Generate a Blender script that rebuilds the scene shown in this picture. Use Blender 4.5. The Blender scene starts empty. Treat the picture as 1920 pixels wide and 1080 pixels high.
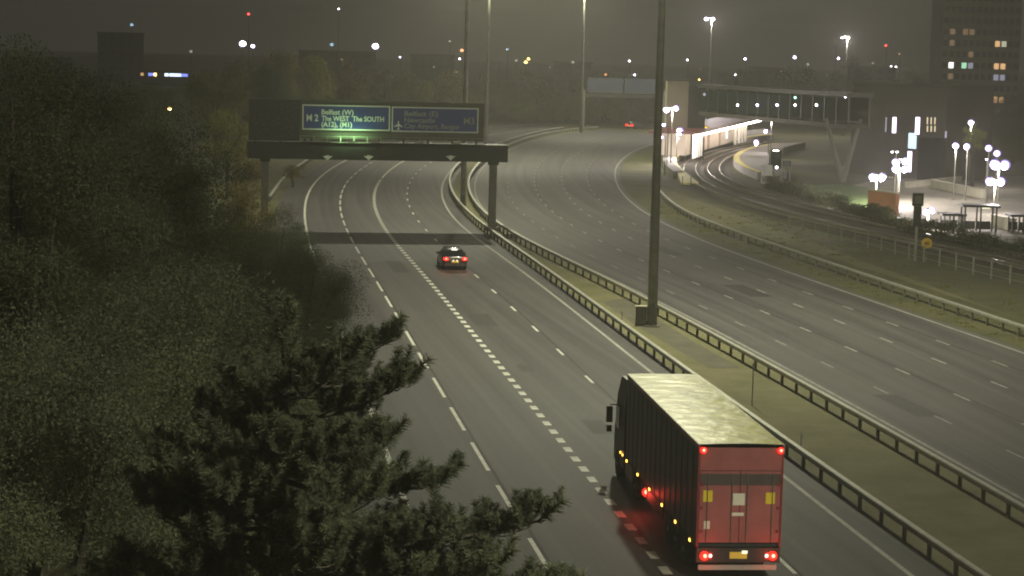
import bpy, math, random
import numpy as np
from mathutils import Vector, Matrix

R = random.Random(7)
SC = bpy.context.scene
COL = SC.collection

# ------------------------------------------------------------------ camera
F, YH, ROLL, CH = 4000.0, 95.0, math.radians(1.4), 15.5      # focal length in photo pixels, horizon row, roll, height above the road
TH = math.atan((540 - YH) / F)
cam = bpy.data.cameras.new('camera')
cam.sensor_width = 36.0
cam.lens = F / 1920 * 36
cam.clip_start = 0.5
cam.clip_end = 9000
co = bpy.data.objects.new('camera', cam)
COL.objects.link(co)
_r, _u, _f = Vector((1, 0, 0)), Vector((0, math.sin(TH), math.cos(TH))), Vector((0, math.cos(TH), -math.sin(TH)))
_c, _s = math.cos(ROLL), math.sin(ROLL)
_right, _up = _r * _c + _u * _s, _u * _c - _r * _s
M4 = Matrix((_right, _up, -_f)).transposed().to_4x4()
M4.translation = Vector((0, 0, CH))
co.matrix_world = M4
SC.camera = co

# ------------------------------------------------------------------ world, exposure
world = bpy.data.worlds.new('World')
SC.world = world
world.use_nodes = True
wn = world.node_tree
bg = wn.nodes['Background']
bg.inputs['Color'].default_value = (1.0, 0.95, 0.77, 1)      # city glow on low cloud at night
bg.inputs['Strength'].default_value = 0.044
SC.view_settings.view_transform = 'Standard'
SC.view_settings.look = 'None'
SC.view_settings.exposure = 0
SC.view_settings.gamma = 1
cy = SC.cycles
cy.max_bounces = 3
cy.diffuse_bounces = 1
cy.glossy_bounces = 2
cy.transmission_bounces = 4
cy.transparent_max_bounces = 8
cy.volume_bounces = 0
cy.sample_clamp_indirect = 3
cy.sample_clamp_direct = 0
cy.use_denoising = True
cy.filter_width = 2.0
cy.use_adaptive_sampling = True
cy.adaptive_threshold = 0.04
MAST_POWER = 63000.0
MAST_COL = (1.0, 0.975, 0.70)

# ------------------------------------------------------------------ where a thing stands
def ray(px, py):
    u, v = px - 960, py - 540
    u, v = _c * u + _s * v, -_s * u + _c * v
    return u, F * math.cos(TH) - v * math.sin(TH), -(F * math.sin(TH) + v * math.cos(TH))
def P(px, py, z=0.0):                 # point of the level surface at height z
    dx, dy, dz = ray(px, py)
    t = (CH - z) / -dz
    return Vector((dx * t, dy * t, z))
def Q(px, py, d):                     # point at distance d ahead
    dx, dy, dz = ray(px, py)
    t = d / dy
    return Vector((dx * t, d, CH + dz * t))

# ------------------------------------------------------------------ materials
MATS = {}
def mat(name, col, rough=0.8, noise=None, amt=0.25, metal=0.0, bump=None, emit=None, es=0.0, spec=0.5, col2=None, sample=True, coat=0.0):
    m = bpy.data.materials.new(name)
    m.use_nodes = True
    nt = m.node_tree
    b = nt.nodes['Principled BSDF']
    b.inputs['Roughness'].default_value = rough
    b.inputs['Metallic'].default_value = metal
    b.inputs['Specular IOR Level'].default_value = spec
    b.inputs['Coat Weight'].default_value = coat
    c = tuple(col) + (1,)
    b.inputs['Base Color'].default_value = c
    if noise or bump:
        tc = nt.nodes.new('ShaderNodeTexCoord')
    if noise:
        n = nt.nodes.new('ShaderNodeTexNoise')
        n.inputs['Scale'].default_value = noise
        n.inputs['Detail'].default_value = 6
        n.inputs['Roughness'].default_value = 0.65
        nt.links.new(tc.outputs['Object'], n.inputs['Vector'])
        r = nt.nodes.new('ShaderNodeValToRGB')
        c2 = col2 or tuple(min(1, x * (1 + amt)) for x in col)
        c1 = col if col2 else tuple(x * (1 - amt) for x in col)
        r.color_ramp.elements[0].position = 0.32
        r.color_ramp.elements[1].position = 0.68
        r.color_ramp.elements[0].color = tuple(c1) + (1,)
        r.color_ramp.elements[1].color = tuple(c2) + (1,)
        nt.links.new(n.outputs['Fac'], r.inputs['Fac'])
        nt.links.new(r.outputs['Color'], b.inputs['Base Color'])
    if bump:
        sc_, st_ = bump
        n2 = nt.nodes.new('ShaderNodeTexNoise')
        n2.inputs['Scale'].default_value = sc_
        n2.inputs['Detail'].default_value = 4
        nt.links.new(tc.outputs['Object'], n2.inputs['Vector'])
        bp = nt.nodes.new('ShaderNodeBump')
        bp.inputs['Strength'].default_value = st_
        bp.inputs['Distance'].default_value = 0.05
        nt.links.new(n2.outputs['Fac'], bp.inputs['Height'])
        nt.links.new(bp.outputs['Normal'], b.inputs['Normal'])
    if emit:
        b.inputs['Emission Color'].default_value = tuple(emit) + (1,)
        b.inputs['Emission Strength'].default_value = es
        if not sample:
            m.cycles.emission_sampling = 'NONE'
    MATS[name] = m
    return m

def asphalt(name, base, patch):
    """asphalt with fine aggregate, broad patches and wheel streaks that run along the lanes (UV.y along, UV.x across)"""
    m = mat(name, base, 0.72, spec=0.35)
    nt = m.node_tree
    b = nt.nodes['Principled BSDF']
    tc = nt.nodes.new('ShaderNodeTexCoord')
    mp = nt.nodes.new('ShaderNodeMapping')
    mp.inputs['Scale'].default_value = (1.1, 0.012, 1)
    nt.links.new(tc.outputs['UV'], mp.inputs['Vector'])
    n1 = nt.nodes.new('ShaderNodeTexNoise')
    n1.inputs['Scale'].default_value = 1.0
    n1.inputs['Detail'].default_value = 5
    nt.links.new(mp.outputs['Vector'], n1.inputs['Vector'])
    n2 = nt.nodes.new('ShaderNodeTexNoise')
    n2.inputs['Scale'].default_value = 0.09
    n2.inputs['Detail'].default_value = 8
    n2.inputs['Roughness'].default_value = 0.7
    nt.links.new(tc.outputs['Object'], n2.inputs['Vector'])
    n3 = nt.nodes.new('ShaderNodeTexNoise')
    n3.inputs['Scale'].default_value = 6
    n3.inputs['Detail'].default_value = 6
    nt.links.new(tc.outputs['Object'], n3.inputs['Vector'])
    ad = nt.nodes.new('ShaderNodeMath'); ad.operation = 'MULTIPLY_ADD'
    ad.inputs[1].default_value = 0.85
    nt.links.new(n1.outputs['Fac'], ad.inputs[0])
    m2 = nt.nodes.new('ShaderNodeMath'); m2.operation = 'MULTIPLY_ADD'
    m2.inputs[1].default_value = 0.3
    nt.links.new(n2.outputs['Fac'], m2.inputs[0])
    m3 = nt.nodes.new('ShaderNodeMath'); m3.operation = 'MULTIPLY'
    m3.inputs[1].default_value = 0.25
    nt.links.new(n3.outputs['Fac'], m3.inputs[0])
    nt.links.new(m3.outputs[0], m2.inputs[2])
    nt.links.new(m2.outputs[0], ad.inputs[2])
    r = nt.nodes.new('ShaderNodeValToRGB')
    r.color_ramp.elements[0].position = 0.54
    r.color_ramp.elements[1].position = 0.84
    r.color_ramp.elements[0].color = tuple(base) + (1,)
    r.color_ramp.elements[1].color = tuple(patch) + (1,)
    nt.links.new(ad.outputs[0], r.inputs['Fac'])
    nt.links.new(r.outputs['Color'], b.inputs['Base Color'])
    bp = nt.nodes.new('ShaderNodeBump')
    bp.inputs['Strength'].default_value = 0.25
    bp.inputs['Distance'].default_value = 0.02
    nt.links.new(n3.outputs['Fac'], bp.inputs['Height'])
    nt.links.new(bp.outputs['Normal'], b.inputs['Normal'])
    return m

def leafmat(name, c1, c2, scale):
    m = mat(name, c1, 0.9, noise=scale, col2=c2, spec=0.05)
    nt = m.node_tree; b = nt.nodes['Principled BSDF']
    src = b.inputs['Base Color'].links[0].from_socket
    tr = nt.nodes.new('ShaderNodeBsdfTranslucent'); mx = nt.nodes.new('ShaderNodeMixShader')
    mx.inputs['Fac'].default_value = 0.45
    nt.links.new(src, tr.inputs['Color'])
    nt.links.new(b.outputs[0], mx.inputs[1]); nt.links.new(tr.outputs[0], mx.inputs[2])
    nt.links.new(mx.outputs[0], nt.nodes['Material Output'].inputs['Surface'])
    return m

asphalt('asphalt', (0.033, 0.031, 0.033), (0.066, 0.062, 0.060))
asphalt('asphalt_lighter', (0.042, 0.039, 0.041), (0.084, 0.079, 0.076))  # lighter copy of asphalt, making up for weaker lamp light on that road
mat('tar_patch', (0.034, 0.032, 0.032), 0.8, noise=1.5, amt=0.2)
mat('paint_white', (0.50, 0.50, 0.43), 0.6, noise=1.3, amt=0.28)
mat('paint_worn', (0.26, 0.255, 0.225), 0.65, noise=1.3, amt=0.3)
mat('paint_old', (0.20, 0.20, 0.18), 0.7, noise=1.7, amt=0.35)
mat('grass_ground', (0.038, 0.044, 0.014), 0.95, noise=0.22, col2=(0.092, 0.086, 0.032), bump=(8, 0.8))
mat('median_earth', (0.088, 0.088, 0.030), 0.95, noise=0.35, col2=(0.150, 0.138, 0.070), bump=(6, 0.9))
mat('median_gravel', (0.085, 0.080, 0.055), 0.95, noise=0.8, amt=0.25, bump=(14, 0.6))
mat('ballast', (0.050, 0.045, 0.036), 0.95, noise=4, amt=0.4, bump=(12, 0.8))
mat('lawn', (0.060, 0.115, 0.022), 0.95, noise=0.6, col2=(0.105, 0.165, 0.035), bump=(8, 0.6))
mat('car_park', (0.20, 0.185, 0.14), 0.9, noise=0.25, amt=0.2)
mat('concrete', (0.30, 0.29, 0.25), 0.85, noise=0.7, amt=0.15)
mat('concrete_dark', (0.14, 0.13, 0.11), 0.9, noise=0.7, amt=0.2)
mat('galvanised', (0.30, 0.30, 0.25), 0.55, noise=2, amt=0.2, metal=0.4)
mat('galvanised_dark', (0.13, 0.13, 0.105), 0.6, noise=2, amt=0.2, metal=0.3)
mat('mast_steel', (0.22, 0.22, 0.18), 0.55, noise=1.5, amt=0.2, metal=0.3)
mat('gantry_steel', (0.022, 0.022, 0.018), 0.6, noise=1.2, amt=0.25, metal=0.2)
mat('backing_grey', (0.085, 0.088, 0.062), 0.6, noise=1, amt=0.12)
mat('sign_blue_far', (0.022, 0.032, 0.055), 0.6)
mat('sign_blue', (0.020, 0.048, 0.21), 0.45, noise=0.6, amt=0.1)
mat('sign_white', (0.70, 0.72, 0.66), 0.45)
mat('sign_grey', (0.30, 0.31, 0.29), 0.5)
mat('matrix_black', (0.010, 0.010, 0.010), 0.5, noise=3, amt=0.3)
mat('pixel_dot', (0.06, 0.06, 0.055), 0.4)
mat('rail_steel', (0.40, 0.37, 0.30), 0.3, metal=0.8)
mat('sleeper', (0.11, 0.10, 0.085), 0.9)
mat('black_rubber', (0.012, 0.012, 0.012), 0.8)
mat('rim_grey', (0.25, 0.25, 0.25), 0.4, metal=0.7)
mat('curtain_dark', (0.017, 0.017, 0.018), 0.45, noise=0.8, amt=0.3, bump=(1.4, 0.5))
mat('trailer_roof', (0.82, 0.79, 0.13), 0.36, noise=1.1, amt=0.22, bump=(1.6, 1.0), spec=0.45)
mat('trailer_red', (0.32, 0.095, 0.095), 0.4, noise=1.2, amt=0.15)
mat('trailer_band', (0.075, 0.055, 0.055), 0.4, noise=1, amt=0.2)
mat('frame_red', (0.20, 0.020, 0.025), 0.4)
mat('chassis', (0.02, 0.02, 0.02), 0.6)
mat('cab_paint', (0.022, 0.024, 0.030), 0.45)
mat('car_paint', (0.014, 0.013, 0.022), 0.25, coat=0.8)
mat('car_paint_grey', (0.06, 0.06, 0.065), 0.25, coat=0.8)
mat('glass_dark', (0.01, 0.012, 0.014), 0.08, spec=0.6)
mat('plate_yellow', (0.72, 0.60, 0.10), 0.4)
mat('sticker_yellow', (0.75, 0.58, 0.03), 0.35, emit=None)
mat('sticker_white', (0.70, 0.68, 0.58), 0.4)
mat('red_lamp', (0.5, 0.01, 0.01), 0.3, emit=(1.0, 0.022, 0.010), es=2.4, sample=False)
mat('red_lamp_core', (0.6, 0.1, 0.05), 0.3, emit=(1.0, 0.36, 0.24), es=3.0, sample=False)
mat('amber_lamp', (0.6, 0.3, 0.02), 0.3, emit=(1.0, 0.55, 0.08), es=5, sample=False)
mat('white_lamp', (0.7, 0.7, 0.7), 0.3, emit=(1.0, 0.95, 0.8), es=1.6, sample=False)
mat('plate_lamp', (0.7, 0.7, 0.7), 0.3, emit=(1.0, 0.97, 0.62), es=1.2, sample=False)
mat('mast_lamp', (0.8, 0.8, 0.8), 0.3, emit=(1.0, 0.93, 0.7), es=60, sample=False)
mat('violet_core', (0.8, 0.8, 0.9), 0.3, emit=(1.0, 0.93, 1.0), es=8, sample=False)
mat('violet_glow', (0.6, 0.5, 0.9), 0.3, emit=(0.40, 0.26, 1.0), es=0.75, sample=False)
mat('violet_far', (0.8, 0.8, 0.9), 0.3, emit=(0.80, 0.70, 1.0), es=14, sample=False)
mat('white_far', (0.8, 0.8, 0.9), 0.3, emit=(0.95, 0.97, 1.0), es=10, sample=False)
mat('amber_far', (0.8, 0.6, 0.2), 0.3, emit=(1.0, 0.62, 0.16), es=8, sample=False)
mat('red_far', (0.8, 0.1, 0.1), 0.3, emit=(1.0, 0.05, 0.05), es=9, sample=False)
mat('orange_far', (0.8, 0.3, 0.1), 0.3, emit=(1.0, 0.35, 0.15), es=4, sample=False)
mat('green_far', (0.3, 0.8, 0.5), 0.3, emit=(0.35, 1.0, 0.75), es=5, sample=False)
mat('cyan_far', (0.3, 0.6, 0.8), 0.3, emit=(0.45, 0.75, 1.0), es=1.2, sample=False)
mat('blue_strip', (0.2, 0.3, 0.9), 0.3, emit=(0.25, 0.32, 1.0), es=1.6, sample=False)
mat('strip_white', (0.7, 0.8, 0.9), 0.3, emit=(0.65, 0.82, 1.0), es=3.0, sample=False)
mat('violet_strip', (0.8, 0.7, 1.0), 0.3, emit=(0.90, 0.68, 1.0), es=3.5, sample=False)
mat('screen_blue', (0.6, 0.8, 0.9), 0.3, emit=(0.6, 0.85, 1.0), es=1.2, sample=False)
mat('warm_slot', (0.8, 0.7, 0.5), 0.3, emit=(1.0, 0.82, 0.55), es=0.75, sample=False)
mat('canopy_light', (0.9, 0.9, 0.85), 0.3, emit=(1.0, 0.88, 0.74), es=22)
mat('departure_amber', (0.8, 0.6, 0.0), 0.3, emit=(1.0, 0.62, 0.0), es=1.5, sample=False)
mat('win_warm', (0.6, 0.4, 0.2), 0.3, emit=(1.0, 0.58, 0.26), es=0.85, sample=False)
mat('win_pale', (0.6, 0.6, 0.5), 0.3, emit=(0.95, 0.95, 0.72), es=0.5, sample=False)
mat('win_dim', (0.3, 0.25, 0.15), 0.3, emit=(1.0, 0.62, 0.32), es=0.16, sample=False)
mat('win_cool', (0.5, 0.5, 0.6), 0.3, emit=(0.75, 0.75, 1.0), es=0.32, sample=False)
mat('win_bright', (0.9, 0.9, 0.9), 0.3, emit=(0.95, 1.0, 0.95), es=2.2, sample=False)
mat('win_green', (0.3, 0.8, 0.5), 0.3, emit=(0.5, 1.0, 0.65), es=0.9, sample=False)
mat('win_dark', (0.02, 0.022, 0.022), 0.2)
mat('tower_wall', (0.13, 0.12, 0.085), 0.85, noise=0.2, amt=0.15)
mat('city_wall', (0.05, 0.05, 0.045), 0.9, noise=0.1, amt=0.2)
mat('station_wall', (0.62, 0.54, 0.45), 0.7, noise=0.5, amt=0.08)
mat('station_door', (0.30, 0.17, 0.11), 0.6)
mat('white_column', (0.80, 0.79, 0.72), 0.5)
mat('canopy_roof', (0.20, 0.06, 0.06), 0.5)
mat('platform_top', (0.28, 0.26, 0.25), 0.85, noise=0.6, amt=0.12)
mat('platform_edge', (0.70, 0.62, 0.22), 0.7, noise=1, amt=0.1)
mat('bridge_clad', (0.030, 0.030, 0.024), 0.6, noise=0.4, amt=0.2)
mat('bridge_glass', (0.016, 0.021, 0.020), 0.9, spec=0.02)
mat('deck_grey', (0.045, 0.041, 0.03), 0.8, noise=0.4, amt=0.2)
mat('lift_clad', (0.30, 0.27, 0.18), 0.6, noise=0.3, amt=0.12)
mat('hall_clad', (0.045, 0.042, 0.033), 0.7, noise=0.3, amt=0.2)
mat('pier_concrete', (0.17, 0.165, 0.13), 0.8, noise=0.6, amt=0.12)
mat('brick_red', (0.36, 0.17, 0.09), 0.85, noise=1.2, amt=0.2, bump=(6, 0.4))
mat('stone_pale', (0.42, 0.40, 0.30), 0.85, noise=0.8, amt=0.12)
mat('dark_hedge', (0.020, 0.022, 0.012), 0.9)
mat('shelter_dark', (0.03, 0.03, 0.028), 0.5)
mat('sign_yellow', (0.62, 0.40, 0.02), 0.5)
mat('sign_black', (0.02, 0.02, 0.02), 0.5)
mat('bark', (0.030, 0.025, 0.017), 0.9, noise=5, amt=0.4, bump=(12, 0.8))
leafmat('leaf_dark', (0.056, 0.063, 0.042), (0.100, 0.108, 0.060), 0.22)
leafmat('leaf_mid', (0.085, 0.095, 0.028), (0.175, 0.175, 0.050), 0.2)
leafmat('leaf_autumn', (0.105, 0.092, 0.032), (0.180, 0.145, 0.055), 0.2)
leafmat('needle', (0.052, 0.060, 0.040), (0.090, 0.096, 0.058), 0.8)
leafmat('leaf_light', (0.120, 0.150, 0.040), (0.20, 0.21, 0.06), 0.5)
leafmat('grass_blade', (0.16, 0.17, 0.055), (0.26, 0.24, 0.10), 0.4)

# ------------------------------------------------------------------ mesh tools
class MB:
    def __init__(self): self.v, self.f = [], []
    def quad(self, a, b, c, d):
        n = len(self.v); self.v += [tuple(a), tuple(b), tuple(c), tuple(d)]; self.f.append((n, n + 1, n + 2, n + 3)); return self
    def poly(self, pts):
        n = len(self.v); self.v += [tuple(p) for p in pts]; self.f.append(tuple(range(n, n + len(pts)))); return self
    def box(self, x0, x1, y0, y1, z0, z1):
        n = len(self.v)
        self.v += [(x0, y0, z0), (x1, y0, z0), (x1, y1, z0), (x0, y1, z0), (x0, y0, z1), (x1, y0, z1), (x1, y1, z1), (x0, y1, z1)]
        self.f += [tuple(n + i for i in q) for q in ((0, 3, 2, 1), (4, 5, 6, 7), (0, 1, 5, 4), (1, 2, 6, 5), (2, 3, 7, 6), (3, 0, 4, 7))]
        return self
    def cbox(self, c, sx, sy, sz):
        return self.box(c[0] - sx / 2, c[0] + sx / 2, c[1] - sy / 2, c[1] + sy / 2, c[2] - sz / 2, c[2] + sz / 2)
    def tube(self, pts, rad, n=8, cap=True):
        pts = [Vector(p) for p in pts]
        if not isinstance(rad, (list, tuple)): rad = [rad] * len(pts)
        base = len(self.v)
        for i, p in enumerate(pts):
            d = (pts[min(i + 1, len(pts) - 1)] - pts[max(i - 1, 0)]).normalized()
            a = d.cross(Vector((0, 0, 1)))
            if a.length < 1e-4: a = Vector((1, 0, 0))
            a.normalize(); b = a.cross(d)
            for k in range(n):
                t = 2 * math.pi * k / n
                self.v.append(tuple(p + (a * math.cos(t) + b * math.sin(t)) * rad[i]))
        for i in range(len(pts) - 1):
            for k in range(n):
                k2 = (k + 1) % n
                self.f.append((base + i * n + k, base + i * n + k2, base + (i + 1) * n + k2, base + (i + 1) * n + k))
        if cap:
            self.f.append(tuple(base + k for k in range(n))[::-1])
            self.f.append(tuple(base + (len(pts) - 1) * n + k for k in range(n)))
        return self
    def sweep(self, pts, prof, closed=True):
        """profile (offset to the right, height) carried along a path in plan"""
        base = len(self.v); n = len(prof)
        for i, p in enumerate(pts):
            d = Vector(pts[min(i + 1, len(pts) - 1)]) - Vector(pts[max(i - 1, 0)])
            d.z = 0; d.normalize()
            r = Vector((d.y, -d.x, 0))
            for o, h in prof:
                q = Vector(p) + r * o
                self.v.append((q.x, q.y, p[2] + h if len(p) > 2 else h))
        m = n if closed else n - 1
        for i in range(len(pts) - 1):
            for k in range(m):
                k2 = (k + 1) % n
                self.f.append((base + i * n + k, base + i * n + k2, base + (i + 1) * n + k2, base + (i + 1) * n + k))
        if closed:
            self.f.append(tuple(base + k for k in range(n))[::-1])
            self.f.append(tuple(base + (len(pts) - 1) * n + k for k in range(n)))
        return self
    def lathe(self, prof, c=(0, 0, 0), n=12, axis='z'):
        base = len(self.v)
        for r, h in prof:
            for k in range(n):
                t = 2 * math.pi * k / n
                a, b = r * math.cos(t), r * math.sin(t)
                p = (a, b, h) if axis == 'z' else ((h, a, b) if axis == 'x' else (a, h, b))
                self.v.append((c[0] + p[0], c[1] + p[1], c[2] + p[2]))
        for i in range(len(prof) - 1):
            for k in range(n):
                k2 = (k + 1) % n
                self.f.append((base + i * n + k, base + i * n + k2, base + (i + 1) * n + k2, base + (i + 1) * n + k))
        self.f.append(tuple(base + k for k in range(n))[::-1])
        self.f.append(tuple(base + (len(prof) - 1) * n + k for k in range(n)))
        return self
    def ball(self, c, r, n=8, sz=1.0):
        prof = [(max(0.001, r * math.sin(math.pi * i / 6)), -r * sz * math.cos(math.pi * i / 6)) for i in range(7)]
        return self.lathe(prof, c, n)
    def mesh(self, name, m):
        me = bpy.data.meshes.new(name)
        me.from_pydata(self.v, [], self.f)
        me.materials.append(MATS[m])
        me.update()
        return me
    def build(self, name, m, parent=None, loc=None, smooth=False, label=None):
        o = bpy.data.objects.new(name, self.mesh(name, m))
        COL.objects.link(o)
        if parent is not None: o.parent = parent
        if loc is not None: o.location = loc
        if smooth:
            o.data.polygons.foreach_set('use_smooth', [True] * len(o.data.polygons))
        if label: o['label'] = label
        return o

def tag(o, label, cat, group=None):
    o['label'] = label; o['category'] = cat
    if group: o['group'] = group
    return o
def kind(o, k):
    o['kind'] = k
    return o
def thing(name, label, cat, loc=(0, 0, 0), rz=0.0, group=None):
    o = bpy.data.objects.new(name, None)
    COL.objects.link(o)
    o.location = loc; o.rotation_euler = (0, 0, rz)
    o.empty_display_size = 0.3
    return tag(o, label, cat, group)
def part(name, me, parent, loc=(0, 0, 0), rz=0.0, scale=None):
    o = bpy.data.objects.new(name, me)
    COL.objects.link(o); o.parent = parent; o.location = loc; o.rotation_euler = (0, 0, rz)
    if scale: o.scale = scale
    return o
def copy_tree(o, parent=None):
    c = o.copy(); COL.objects.link(c); c.parent = parent
    for ch in o.children: copy_tree(ch, c)
    return c
def point(name, loc, power, col, size=0.4, parent=None):
    l = bpy.data.lights.new(name, 'POINT')
    l.energy = power; l.color = col; l.shadow_soft_size = size
    o = bpy.data.objects.new(name, l); COL.objects.link(o); o.location = loc
    if parent is not None: o.parent = parent
    return o
def text_mesh(s, size, m, depth=0.012, align='LEFT'):
    cu = bpy.data.curves.new('lettering', 'FONT')
    cu.body = s; cu.size = size; cu.extrude = depth; cu.align_x = align
    cu.resolution_u = 3; cu.offset = size * 0.022
    tmp = bpy.data.objects.new('lettering', cu); COL.objects.link(tmp)
    dg = bpy.context.evaluated_depsgraph_get()
    me = bpy.data.meshes.new_from_object(tmp.evaluated_get(dg))
    bpy.data.objects.remove(tmp); bpy.data.curves.remove(cu)
    me.materials.clear(); me.materials.append(MATS[m])
    return me

# ------------------------------------------------------------------ paths
def resample(pts, step):
    pts = [Vector((p[0], p[1])) for p in pts]
    out = [pts[0]]; acc = 0.0
    L = [0]
    for a, b in zip(pts, pts[1:]): L.append(L[-1] + (b - a).length)
    n = max(2, int(L[-1] / step))
    j = 0
    out = []
    for i in range(n + 1):
        s = L[-1] * i / n
        while j < len(L) - 2 and L[j + 1] < s: j += 1
        t = (s - L[j]) / max(1e-9, L[j + 1] - L[j])
        out.append(pts[j].lerp(pts[j + 1], t))
    return out
def smooth(pts, it):
    for _ in range(it):
        pts = [pts[0]] + [(pts[i - 1] + pts[i] * 2 + pts[i + 1]) / 4 for i in range(1, len(pts) - 1)] + [pts[-1]]
    return pts
def path(px, near_ext=0, far_ext=0, it=60, step=2.5, pre=None):
    """pixels from far to near -> smoothed plan path from near to far"""
    g = [P(x, y).xy for x, y in px][::-1]
    if pre: g = [Vector(p) for p in pre] + g
    if near_ext:
        d = (g[0] - g[2]).normalized(); g = [g[0] + d * near_ext] + g
    if far_ext:
        d = (g[-1] - g[-2]).normalized(); g = g + [g[-1] + d * far_ext]
    g = resample(g, step)
    return smooth(g, it)
def offset(pts, d):
    """shift to the right of the direction of travel"""
    out = []
    for i, p in enumerate(pts):
        t = (pts[min(i + 1, len(pts) - 1)] - pts[max(i - 1, 0)]).normalized()
        out.append(p + Vector((t.y, -t.x)) * d)
    return out
def arc(pts):
    L = [0]
    for a, b in zip(pts, pts[1:]): L.append(L[-1] + (b - a).length)
    return L
def at_s(pts, L, s):
    j = 0
    import bisect
    j = min(max(bisect.bisect_right(L, s) - 1, 0), len(pts) - 2)
    t = (s - L[j]) / max(1e-9, L[j + 1] - L[j])
    d = (pts[j + 1] - pts[j]).normalized()
    return pts[j].lerp(pts[j + 1], t), d
def nearest_s(pts, L, q):
    best, bs = 1e9, 0
    for i in range(len(pts) - 1):
        d = pts[i + 1] - pts[i]; t = max(0, min(1, (q - pts[i]).dot(d) / max(1e-9, d.length_squared)))
        e = (pts[i] + d * t - q).length
        if e < best: best, bs = e, L[i] + t * d.length
    return bs
def strip(name, a, b, z, m, n=200, cross=6):
    a, b = resample(a, arc(a)[-1] / n), resample(b, arc(b)[-1] / n)
    k = min(len(a), len(b))
    v, f, uv = [], [], []
    La = arc(a)
    for i in range(k):
        w = (b[i] - a[i]).length
        for c in range(cross + 1):
            p = a[i].lerp(b[i], c / cross); v.append((p.x, p.y, z)); uv.append((w * c / cross, La[i]))
    for i in range(k - 1):
        for c in range(cross):
            q = i * (cross + 1) + c
            f.append((q, q + 1, q + cross + 2, q + cross + 1))
    me = bpy.data.meshes.new(name); me.from_pydata(v, [], f)
    ul = me.uv_layers.new(name='UVMap')
    for lp in me.loops: ul.data[lp.index].uv = uv[lp.vertex_index]
    me.materials.append(MATS[m])
    o = bpy.data.objects.new(name, me); COL.objects.link(o)
    return kind(o, 'structure')

# left carriageway lines, far to near
pxL0 = [(1060, 231), (1000, 232), (930, 236), (870, 243), (800, 255), (740, 268), (690, 283), (649, 298), (623, 313), (597, 330), (581, 348), (571, 370), (567, 390), (568, 413), (572, 433), (578, 450), (582, 465)]
pxA = [(1060, 234), (1000, 236), (940, 241), (880, 249), (820, 260), (770, 272), (735, 285), (703, 300), (682, 313), (662, 327), (646, 344), (638, 362), (635, 379), (636, 396), (641, 413), (648, 430), (658, 448), (673, 478), (691, 501), (707, 528), (722, 554), (739, 582), (759, 618), (782, 658), (809, 704), (844, 762), (884, 828), (930, 908), (969, 974), (1010, 1042), (1035, 1080)]
pxB = [(1060, 238), (1000, 242), (945, 248), (895, 257), (850, 267), (800, 282), (758, 300), (738, 312), (721, 326), (706, 345), (698, 365), (699, 380), (703, 396), (711, 416), (723, 435), (745, 462), (772, 489), (798, 519), (818, 542), (845, 574), (867, 602), (893, 634), (916, 659), (943, 692), (972, 728), (1004, 767), (1040, 812), (1082, 864), (1113, 902), (1128, 921), (1228, 1047), (1250, 1073)]
pxC = [(1060, 241), (1010, 246), (960, 254), (915, 264), (870, 277), (830, 292), (800, 307), (780, 323), (766, 343), (761, 355), (761, 367), (762, 379), (766, 392), (775, 406), (787, 421), (803, 438), (821, 455), (858, 488), (896, 519), (927, 546), (964, 579), (1005, 617), (1052, 661), (1104, 711), (1459, 1045)]
pxD = [(1050, 246), (1010, 253), (970, 262), (930, 274), (890, 289), (859, 305), (841, 323), (829, 340), (825, 357), (828, 375), (838, 396), (853, 416), (878, 437), (898, 453), (934, 475), (984, 511), (1010, 532), (1042, 555), (1088, 591), (1129, 627), (1215, 693), (1464, 889), (1582, 983), (1710, 1080)]
LA, LB_, LC, LD = (path(p, 60) for p in (pxA, pxB, pxC, pxD))
_sL0 = offset(LA, -3.55)
_k = min(range(len(_sL0)), key=lambda i: (_sL0[i] - P(582, 465).xy).length)
L0 = smooth(resample(_sL0[:_k - 4] + path(pxL0), 2.5), 60)

# opposite carriageway
pxI = [(1150, 242), (1110, 244), (1050, 252), (1000, 263), (957, 278), (930, 293), (911, 306), (899, 319), (891, 333), (888, 350), (890, 369), (897, 386), (909, 400), (924, 412), (970, 440), (1020, 465), (1080, 493), (1150, 524), (1230, 561), (1300, 597), (1410, 655), (1520, 715), (1640, 780), (1780, 858), (1920, 938)]
pxE = [(1180, 246), (1120, 252), (1075, 265), (1028, 292), (1011, 306), (1005, 315), (1002, 325), (1001, 340), (1003, 355), (1006, 366), (1012, 378), (1023, 389), (1037, 400), (1053, 412), (1071, 423), (1094, 438), (1125, 454), (1161, 471), (1202, 489), (1250, 509), (1305, 532), (1367, 557), (1436, 585), (1509, 617), (1594, 653), (1692, 696), (1805, 745), (1920, 796)]
pxF = [(1190, 252), (1130, 264), (1079, 290), (1063, 298), (1055, 311), (1052, 320), (1051, 329), (1052, 339), (1055, 351), (1058, 360), (1064, 370), (1073, 381), (1085, 393), (1101, 405), (1123, 419), (1149, 433), (1183, 448), (1220, 465), (1261, 482), (1310, 501), (1367, 523), (1428, 547), (1498, 573), (1576, 604), (1662, 638), (1762, 677), (1875, 722), (1960, 756)]
pxG = [(1205, 258), (1160, 272), (1122, 292), (1115, 299), (1108, 307), (1101, 315), (1099, 323), (1099, 333), (1102, 342), (1105, 353), (1112, 364), (1121, 374), (1133, 386), (1148, 399), (1167, 410), (1189, 422), (1217, 436), (1255, 452), (1294, 469), (1338, 486), (1394, 505), (1452, 527), (1521, 552), (1591, 577), (1674, 608), (1769, 642), (1876, 682), (1960, 713)]
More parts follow.
